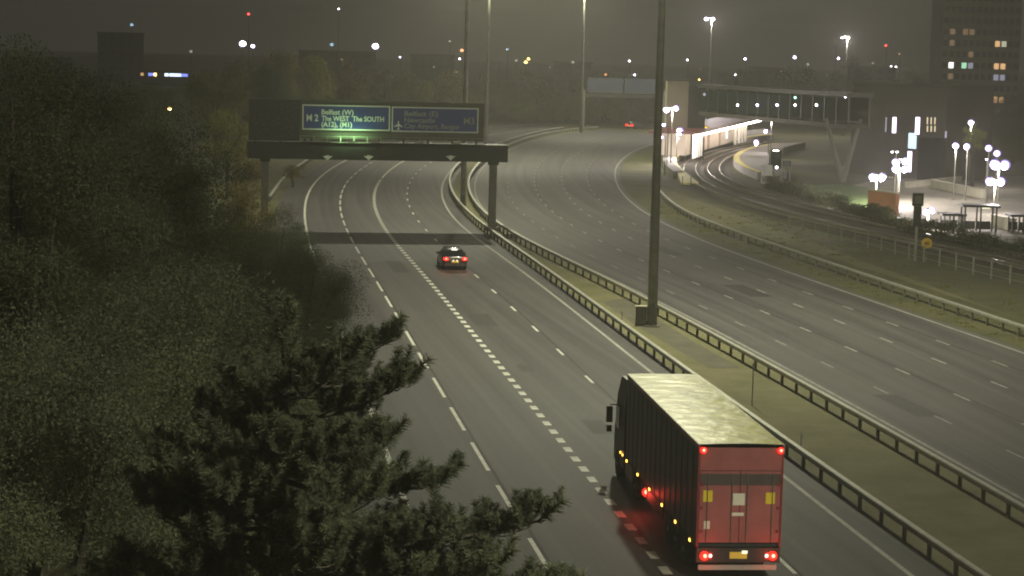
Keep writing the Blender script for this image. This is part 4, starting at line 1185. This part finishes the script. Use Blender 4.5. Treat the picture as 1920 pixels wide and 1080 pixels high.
# dark hedge along the far side of the railway
hp = path([(1440, 352), (1520, 378), (1600, 404), (1680, 430), (1760, 452), (1850, 468), (1960, 488)], 0, it=5)
rg = np.random.default_rng(77); n_ = 26000
idx = rg.integers(0, len(hp) - 1, n_); tt = rg.uniform(0, 1, n_)
ha = np.array([(p.x, p.y) for p in hp]); base = ha[idx] * (1 - tt)[:, None] + ha[idx + 1] * tt[:, None]
hz_ = rg.uniform(0, 1, n_) ** .8
bump_ = 1.35 + .35 * np.sin(base[:, 1] * .35) + .25 * np.sin(base[:, 1] * 1.1 + 2)
cpt = np.stack([base[:, 0] + rg.normal(0, .45, n_), base[:, 1] + rg.normal(0, .45, n_), hz_ * bump_], 1)
o0 = hp[0]
t = thing('hedge', 'long dark hedge between the railway and the car park', 'hedge', (o0.x, o0.y, 0))
cpt[:, 0] -= o0.x; cpt[:, 1] -= o0.y
o = bpy.data.objects.new('foliage', fast_mesh('foliage', leaf_quads(cpt, .22, rg), n_, 'leaf_dark')); COL.objects.link(o); o.parent = t
# railway fence
def fence(px, label, h=1.3, step=3.0):
    pts = path(px, 0, it=6, step=step); o0 = pts[0]
    rel = [p - o0 for p in pts]
    t = thing('railway_fence', label, 'fence', (o0.x, o0.y, 0))
    me = MB().box(-.05, .05, -.05, .05, -.05, h).mesh('post', 'galvanised')
    for p in rel: part('post', me, t, (p.x, p.y, 0))
    for z in (.25, .75, 1.2): MB().sweep([(p.x, p.y, 0) for p in rel], [(-.015, z), (.015, z), (.015, z + .03), (-.015, z + .03)]).build('wire', 'galvanised', t)
    return t
fence([(1480, 428), (1560, 446), (1640, 466), (1720, 488), (1800, 508), (1930, 540)], 'wire fence with pale posts between the grass bank and the railway')

# speed sign, signal post
p = P(1736, 490)
t = thing('speed_sign', 'round yellow speed sign reading 40 on a thin pole beside the railway', 'speed sign', p)
zc = Q(1736, 456, p.y).z
MB().tube([(0, 0, -.1), (0, 0, zc)], .045, 8).build('pole', 'galvanised', t)
dsc = MB().lathe([(.40, -.02), (.42, 0), (.40, .02)], (0, -.08, zc), 24, 'y').build('sign_disc', 'sign_yellow', t)
o = part('lettering', text_mesh('40', .42, 'sign_black', .006, 'CENTER'), dsc, (0, -.115, zc - .15)); o.rotation_euler = (math.pi / 2, 0, 0)
p = P(1716, 488)
t = thing('signal_post', 'tall railway signal post with dark square head left of the 40 sign', 'railway signal', p)
zs = Q(1716, 362, p.y).z
MB().tube([(0, 0, -.1), (0, 0, zs - 1.0)], .12, 10).build('pole', 'galvanised', t)
MB().box(-.42, .42, -.15, .15, zs - 1.0, zs).build('signal_head', 'shelter_dark', t)
MB().box(-.30, .30, -.12, .12, zs - 2.6, zs - 1.02).build('route_box', 'shelter_dark', t)
MB().box(-.28, .28, -.17, -.152, zs - .8, zs - .2).build('back_board', 'concrete_dark', t)

# shelters
def shelter(px0, px1, py, h, label):
    a, b = P(px0, py), P(px1, py); w = b.x - a.x
    t = thing('shelter', label, 'shelter', a)
    for x in (0, w / 2, w):
        MB().box(x - .07, x + .07, -.07, .07, 0, h).build('post', 'shelter_dark', t)
        MB().box(x - .07, x + .07, 1.6, 1.74, 0, h).build('post', 'shelter_dark', t)
    MB().box(-.3, w + .3, -.3, 2.0, h, h + .2).build('roof', 'shelter_dark', t)
    for k in range(2): MB().box(.1 + k * w / 2, w / 2 - .1 + k * w / 2, 1.76, 1.80, .15, .9).build('side_panel', 'shelter_dark', t)
    return t
s_ = shelter(1808, 1863, 435, 2.3, 'large open dark shelter with a bright lamp under its roof')
MB().box(1.5, 2.3, .3, .5, 2.15, 2.28).build('strip_lamp', 'plate_lamp', s_)
shelter(1770, 1802, 433, 1.4, 'small open dark shelter left of the lamp-lit one')
shelter(1898, 1935, 437, 1.5, 'small open dark shelter at the right edge')

# platform shelter and equipment on the right platform
p = P(1455, 318, .95)
t = thing('waiting_shelter', 'grey waiting shelter with flat roof on the right-hand platform', 'shelter', p)
MB().box(-.9, .9, 0, 1.4, 2.5, 2.65).build('roof', 'lift_clad', t)
MB().box(-.8, .8, 1.3, 1.38, 0, 2.5).build('rear_panel', 'bridge_glass', t)
for x in (-.8, .74): MB().box(x, x + .06, .02, .08, 0, 2.5).build('post', 'galvanised', t)
MB().box(-.4, .3, .3, .5, 2.40, 2.49).build('strip_lamp', 'canopy_light', t)
p = P(1452, 345)
t = thing('relay_cabinet', 'grey railway equipment cabinets at the end of the right-hand platform', 'cabinet', p)
MB().box(-1.6, -.3, 0, .8, 0, 2.3).build('cabinet_body', 'galvanised', t)
MB().box(-.2, .9, .1, .8, 0, 1.9).build('cabinet_body', 'galvanised_dark', t)
MB().box(.95, 1.1, 0, .15, 0, 2.9).build('frame_post', 'pier_concrete', t)
MB().box(1.8, 1.95, 0, .15, 0, 2.9).build('frame_post', 'pier_concrete', t)
MB().box(.95, 1.95, .0, .12, 2.2, 2.9).build('frame_board', 'shelter_dark', t)
MB().ball((.2, -.02, 2.05), .16, 8).build('lamp', 'white_far', t)
# train headlights / signal lamps near the platforms
def pole_lamp(name, label, heads, pole_px, base_y, m, r=.3, group=None, d=None, power=0, arm=True, wob=0):
    """a post with one or more lamp heads; pole at a column of the photograph, standing where its foot is seen"""
    if d is None: b = P(pole_px, base_y)
    else:
        q_ = Q(pole_px, base_y, d); b = Vector((q_.x, d, 0))
    t = thing(name, label, 'street lamp', b, 0, group)
    zs_ = [Q(hx, hy, b.y).z for hx, hy in heads]
    zt_ = max(zs_)
    MB().tube([(0, 0, -.1), (0, 0, zt_ * .5), (0, 0, zt_ + .1)], [.09, .075, .05], 8).build('post', 'galvanised_dark', t)
    for (hx, hy), zz in zip(heads, zs_):
        x = Q(hx, hy, b.y).x - b.x
        if abs(x) > .15: MB().tube([(0, 0, zz + .12), (x, 0, zz + .12)], .035, 6).build('arm', 'galvanised', t)
        ln = MB().lathe([(r * .5, .12), (r * .9, .10), (r, .02), (r, 0.0)], (x, 0, zz), 10).build('lamp_head', 'galvanised_dark', t)
        if m == 'violet_glow':                                   # lamp's violet glow fringe, built as a glowing ball behind the white lens
            MB().ball((x + r * .35, .1, zz - r * .12), r * 1.12, 12, .95).build('glow_ball', m, ln)
            MB().ball((x, -r * .9, zz - r * .08), r * .72, 12, .95).build('lens', 'violet_core', ln)
        else:
            MB().ball((x, 0, zz - r * .12), r * .92, 10, .8).build('lens', m, ln)
    if power: point('lamp_light', (0, -.3, min(zs_) - .6), power, (1.0, .90, .88), .3, t)
    return t
LG_ = 'violet-white lamps round the station and car park'
pole_lamp('street_lamp', 'twin violet lamps on a short post left of the brick wall', [(1634, 331), (1652, 331)], 1643, 348, 'violet_glow', .40, LG_, d=226, power=9000)
pole_lamp('street_lamp', 'cluster of violet lamps on a post before the hall slot window, upper pair', [(1677, 303), (1696, 301)], 1683, 343, 'violet_glow', .38, LG_, d=236, power=2500)
pole_lamp('street_lamp', 'cluster of violet lamps on a post before the hall slot window, lower pair', [(1677, 316), (1695, 316)], 1686, 347, 'violet_glow', .38, LG_, d=230, power=2500)
pole_lamp('street_lamp', 'small double lamp above the violet cluster before the ticket hall', [(1673, 284), (1682, 284)], 1678, 342, 'white_far', .16, LG_, d=240)
pole_lamp('street_lamp', 'twin violet lamps on a low post right of the signal head', [(1734, 396), (1746, 393)], 1739, 432, 'violet_glow', .30, LG_, power=1500)
pole_lamp('street_lamp', 'twin violet lamps above the lamp-lit shelter', [(1853, 339), (1875, 339)], 1864, 375, 'violet_glow', .40, LG_, d=207, power=3500)
pole_lamp('street_lamp', 'brightest pair of lamps at the right, one far brighter than the other', [(1862, 307), (1882, 308)], 1871, 352, 'violet_glow', .50, LG_, d=218, power=3500)
pole_lamp('street_lamp', 'single violet lamp left of and above the brightest pair', [(1852, 277)], 1852, 330, 'violet_glow', .38, LG_, d=235)
pole_lamp('street_lamp', 'single violet lamp just above the brightest pair', [(1868, 287)], 1868, 333, 'violet_glow', .38, LG_, d=235)
pole_lamp('street_lamp', 'tiny dim lamp left of the brightest pair', [(1850, 298)], 1850, 335, 'violet_far', .16, LG_, d=240)
pole_lamp('street_lamp', 'single violet lamp below the pale green tree, left of two', [(1790, 272)], 1790, 328, 'violet_glow', .34, LG_, d=240, power=2500)
pole_lamp('street_lamp', 'single violet lamp below the pale green tree, right of two', [(1812, 274)], 1812, 330, 'violet_glow', .34, LG_, d=240)
pole_lamp('street_lamp', 'single violet lamp beside the top of the pale green tree', [(1819, 229)], 1817, 318, 'violet_glow', .34, LG_, d=262, power=3000)
pole_lamp('street_lamp', 'twin platform lamps over the lit platform beside the lift tower', [(1247, 205), (1267, 202)], 1257, 318, 'violet_glow', .36, LG_, power=4000)
pole_lamp('street_lamp', 'single platform lamp below the twin lamps beside the mast', [(1244, 234)], 1250, 322, 'violet_glow', .26, LG_)
pole_lamp('street_lamp', 'oval platform lamp at the left end of the platform beside the mast', [(1240, 257)], 1246, 328, 'violet_glow', .26, LG_)
pole_lamp('street_lamp', 'bright pinkish lamp in front of the station wall', [(1273, 245)], 1268, 310, 'violet_glow', .50, LG_, power=4500)
pole_lamp('street_lamp', 'twin violet lamps on a tall post over the right-hand platform', [(1434, 221), (1455, 221)], 1444, 300, 'violet_glow', .34, LG_, power=1800)
pole_lamp('street_lamp', 'single violet lamp left of the waiting shelter roof', [(1435, 246)], 1440, 302, 'violet_glow', .34, LG_)
pole_lamp('street_lamp', 'round bright lamp low above the tracks between the platforms', [(1417, 266)], 1417, 282, 'violet_glow', .42, LG_, power=600)
pole_lamp('street_lamp', 'small lamp at the foot of the brick wall', [(1686, 411)], 1686, 420, 'white_far', .30, LG_)
# big twin lamps in the haze above the station
HG = 'tall lamps standing in the haze above the station'
pole_lamp('street_lamp', 'tall twin lamp in the haze above the lift tower', [(1324, 35), (1337, 35)], 1330, 160, 'violet_far', .40, HG, d=420, power=14000)
pole_lamp('street_lamp', 'tall twin lamp with a cone of lit haze above the footbridge end', [(1579, 70), (1591, 70)], 1585, 160, 'white_far', .22, HG, d=430, power=14000)

# ------------------------------------------------------------------ far town: lamps and lit signs
TG = 'far town lamps seen above the trees'
town = [
    (247, 46, 'cyan_far', .55, 'pale blue lit sign high at the upper left'),
    (466, 26, 'red_far', .45, 'single red aircraft warning light at the top left'),
    (635, 16, 'white_far', .35, 'single white lamp at the top, left of centre'),
    (455, 81, 'violet_far', 1.3, 'large pinkish floodlight above the trees, left of two'),
    (474, 86, 'violet_far', .8, 'smaller pinkish floodlight just right of the large one'),
    (704, 86, 'violet_far', 1.1, 'large pinkish floodlight above the trees over the blue signs'),
    (358, 96, 'win_pale', .55, 'dim white lamp left of the large pinkish floodlight'),
    (622, 83, 'cyan_far', .7, 'dim blue-white light between the two pinkish floodlights'),
    (750, 107, 'violet_far', .35, 'small violet lamp right of the floodlight over the blue signs'),
    (866, 94, 'orange_far', .55, 'small orange lamp above the tree belt, over a violet one'),
    (862, 110, 'violet_far', .38, 'small violet lamp directly below the orange one'),
    (843, 77, 'win_pale', .45, 'dim white lamp up left of the orange lamp'),
    (991, 110, 'amber_far', .60, 'yellow lamp above the tree belt near the middle, upper of two'),
    (986, 116, 'amber_far', .55, 'yellow lamp above the tree belt near the middle, lower of two'),
    (951, 92, 'cyan_far', .45, 'small blue-white lamp left of the yellow pair'),
    (968, 113, 'win_pale', .50, 'dim white lamp just left of the yellow pair'),
    (1074, 116, 'win_pale', .60, 'dim white lamp left of the far blue gantry sign'),
    (1136, 140, 'orange_far', .55, 'orange light above the far blue gantry sign'),
    (1180, 114, 'white_far', .38, 'white lamp above the far blue gantry sign, upper'),
    (1190, 140, 'violet_far', .40, 'violet lamp above the far blue gantry sign, lower'),
    (1289, 112, 'white_far', .38, 'white lamp above the lift tower roof'),
    (1311, 149, 'amber_far', .40, 'dim yellow lamp right of the lift tower roof'),
    (1332, 161, 'violet_far', .34, 'small violet lamp right of the lift tower, over the footbridge roof'),
    (1397, 110, 'violet_far', .45, 'violet lamp above the footbridge, upper of two at its left half'),
    (1379, 140, 'white_far', .42, 'white lamp above the footbridge, lower of two at its left half'),
    (1490, 107, 'violet_far', .62, 'larger violet lamp above the middle of the footbridge'),
    (1515, 120, 'win_pale', .50, 'dim lamp right of the larger violet one'),
    (1572, 109, 'violet_far', .45, 'violet lamp left of the pole of the lit-haze lamp'),
    (1661, 85, 'red_far', .38, 'pinkish red light in the sky right of the lit-haze lamp'),
    (1637, 118, 'win_pale', .40, 'faint lamp right of the lit-haze lamp'),
    (1671, 124, 'white_far', .34, 'white lamp above the ticket hall, left of a pair'),
    (1680, 125, 'white_far', .34, 'white lamp above the ticket hall, right of a pair'),
    (1825, 182, 'white_far', .40, 'white lamp before the foot of the tower block'),
    (1832, 163, 'orange_far', .42, 'orange lamp before the foot of the tower block'),
    (1567, 79, 'win_pale', .3, 'faint lamp left of the head of the lit-haze lamp'),
]
for i, (x, y, m, r, lab) in enumerate(town):
    d = 640 + (i * 37) % 160
    pole_lamp('street_lamp', lab, [(x, y)], x, y + 40, m, r, TG, d=d)
for i in range(15):
    x_ = 650 + i * 74 + R.uniform(-20, 20)
    pole_lamp('street_lamp', words_[i] + ' tiny dim light from the left on the hazy skyline', [(x_, R.uniform(98, 146))], x_, 150, R.choice(('win_pale', 'win_warm', 'win_cool', 'win_pale')), R.uniform(.22, .4), 'tiny dim lights on the skyline', d=R.uniform(650, 850))
t = pole_lamp('street_lamp', 'yellow-green lamp half hidden in the leaves of a dark tree at the left', [(318, 203)], 318, 240, 'amber_far', .22, 'lamps among the trees', d=232)
point('lamp_light', (0, .4, Q(318, 203, 232).z - .3), 260, (.9, 1.0, .35), .2, t)
# blue and white lit strip at the left (a shop front far off)
d = 760
a, b = Q(262, 139, d), Q(352, 139, d)
t = thing('lit_building', 'low far building with a blue and white lit strip at the left', 'building', (a.x, d, 0))
w = b.x - a.x
MB().box(0, w, 0, 14, 0, a.z - .6).build('wall', 'city_wall', t)
MB().box(-.3, w + .3, -.3, 14.3, a.z + .8, a.z + 1.4).build('roof', 'city_wall', t)
for f0, f1, m in ((.02, .08, 'win_warm'), (.18, .30, 'blue_strip'), (.30, .35, 'amber_far'), (.52, .60, 'strip_white'), (.62, .86, 'strip_white'), (.86, 1.0, 'blue_strip')):
    MB().box(w * f0, w * f1, -.2, -.01, a.z - .5, a.z + .5).build('lit_sign', m, t)
# far blocks
def block(px0, px1, ptop, d, label, name='far_building', rows=0, cols=0, lit=()):
    a, b = Q(px0, ptop, d), Q(px1, ptop, d); w = b.x - a.x; h = a.z
    t = thing(name, label, 'building', (a.x, d, 0), 0, 'dark buildings of the far town')
    MB().box(0, w, 0, 16, 0, h).build('wall', 'city_wall', t)
    MB().box(-.3, w + .3, -.3, 16.3, h, h + .5).build('roof', 'city_wall', t)
    me = MB().box(0, w / max(cols, 1) * .5, -.06, -.005, 0, 1.4).mesh('window', 'win_dark')
    for r_ in range(rows):
        for c_ in range(cols):
            part('window', me, t, (w * (c_ + .25) / cols, 0, h - 2.2 - r_ * 3))
block(183, 256, 62, 820, 'dark tall block behind the trees at the upper left', rows=8, cols=4)
block(20, 120, 108, 900, 'dark block at the far left behind the trees', rows=3, cols=5)
block(560, 700, 96, 930, 'low dark block behind the trees left of centre', rows=2, cols=6)
block(770, 850, 104, 900, 'low pale block above the tree belt left of the orange lamp', rows=2, cols=5)
block(1040, 1110, 118, 900, 'low block behind the far blue gantry sign', rows=2, cols=4)
block(1400, 1470, 128, 880, 'low block behind the left half of the footbridge', rows=2, cols=4)
block(1600, 1680, 126, 900, 'low block behind the ticket hall', rows=2, cols=4)
# tower block with lit windows
d = 560
a, b = Q(1766, 100, d), Q(1912, 100, d); w = b.x - a.x; ht = 46.0
tb = thing('tower_block', 'tall tower block with scattered lit windows at the upper right', 'tower block', (a.x, d, 0))
MB().box(0, w, 0, 16, 0, ht).build('wall', 'tower_wall', tb)
MB().box(-.4, w + .4, -.4, 16.4, ht, ht + .8).build('roof', 'tower_wall', tb)
lit = {(1792, 58): 'win_dim', (1812, 57): 'win_dim', (1820, 57): 'win_dim', (1871, 74): 'win_pale', (1872, 89): 'win_warm', (1778, 118): 'win_warm', (1788, 122): 'win_bright', (1806, 119): 'win_green', (1816, 118): 'win_cool', (1869, 118): 'win_warm', (1869, 133): 'win_warm', (1778, 148): 'win_pale', (1788, 148): 'win_dim', (1867, 150): 'win_cool', (1867, 178): 'win_warm', (1804, 177): 'win_dim', (1780, 86): 'win_dim', (1818, 100): 'win_dim'}
wm = {}
def win_me(m):
    if m not in wm: wm[m] = MB().box(-.62, .62, -.06, -.004, -.75, .75).mesh('window', m)
    return wm[m]
used = {}
cols_, rows_ = 12, 15
for (px, py), m in lit.items():
    q_ = Q(px, py, d); c_ = int((q_.x - a.x) / w * cols_); r_ = round(q_.z / 2.9)
    used[(min(max(c_, 0), 11), r_)] = m
    if px in (1869, 1867, 1871): used[(min(c_ + 1, 11), r_)] = m
for r_ in range(2, rows_):
    for c_ in range(cols_):
        part('window', win_me(used.get((c_, r_), 'win_dark')), tb, (w * (c_ + .5) / cols_, 0, r_ * 2.9))

# ------------------------------------------------------------------ rough grass on the central strip and verges
def grass(name, a, b, s0, s1, n, label, seed, h=.06):
    rg = np.random.default_rng(seed)
    La, Lb = arc(a), arc(b); pa_ = np.array([at_s(a, La, s)[0] for s in np.linspace(s0, s1, 120)])
    pb_ = np.array([b[min(range(0, len(b)), key=lambda i: (b[i] - Vector(q)).length)] for q in pa_])
    u = rg.uniform(0, 118.99, n); i = u.astype(int); f_ = (u - i)[:, None]; w_ = rg.uniform(0.02, .98, n)[:, None]
    base = (pa_[i] * (1 - f_) + pa_[i + 1] * f_) * (1 - w_) + (pb_[i] * (1 - f_) + pb_[i + 1] * f_) * w_
    m = n // 14; ctr = base[rg.integers(0, n, m)]                     # blades gather in tufts of uneven size
    w2 = rg.uniform(.1, 1, m) ** 2; k_ = rg.choice(m, n, p=w2 / w2.sum()); loose = rg.uniform(0, 1, n) < .35
    base = np.where(loose[:, None], base, ctr[k_] + rg.normal(0, .16, (n, 2)) * (.5 + w2[k_][:, None]))
    ang = rg.uniform(0, math.pi, n); hh_ = h * rg.uniform(.4, 1.5, n); ww = .05 * rg.uniform(.5, 1.4, n)
    dx, dy = np.cos(ang) * ww, np.sin(ang) * ww; hh_ = np.where(loose, hh_ * .6, hh_ * (.7 + 1.2 * w2[k_])); lx, ly = rg.normal(0, .06, n), rg.normal(0, .06, n); z = np.full(n, -.03)
    v = np.stack([np.stack([base[:, 0] - dx, base[:, 1] - dy, z], 1), np.stack([base[:, 0] + dx, base[:, 1] + dy, z], 1), np.stack([base[:, 0] + dx * .2 + lx, base[:, 1] + dy * .2 + ly, z + hh_], 1), np.stack([base[:, 0] - dx * .2 + lx, base[:, 1] - dy * .2 + ly, z + hh_], 1)], 1).reshape(-1, 3)
    o = bpy.data.objects.new(name, fast_mesh(name, v, n, 'grass_blade')); COL.objects.link(o)
    tag(o, label, 'grass'); kind(o, 'stuff')
grass('grass', offset(LH, .8), offset(LH, 14), 40, 190, 9000, 'rough grass on the right verge below the railway', 4)

# ------------------------------------------------------------------ haze
hz = MB().box(-2700, 2700, -200, 3000, -1.2, 60).build('haze', 'concrete')
kind(hz, 'stuff')
hm = bpy.data.materials.new('haze'); hm.use_nodes = True
nt = hm.node_tree; nt.nodes.remove(nt.nodes['Principled BSDF'])
pv = nt.nodes.new('ShaderNodeVolumePrincipled')
pv.inputs['Color'].default_value = (0.92, 0.90, 0.84, 1); pv.inputs['Density'].default_value = 0.0005; pv.inputs['Anisotropy'].default_value = 0.25
nt.links.new(pv.outputs['Volume'], nt.nodes['Material Output'].inputs['Volume'])
hz.data.materials.clear(); hz.data.materials.append(hm)
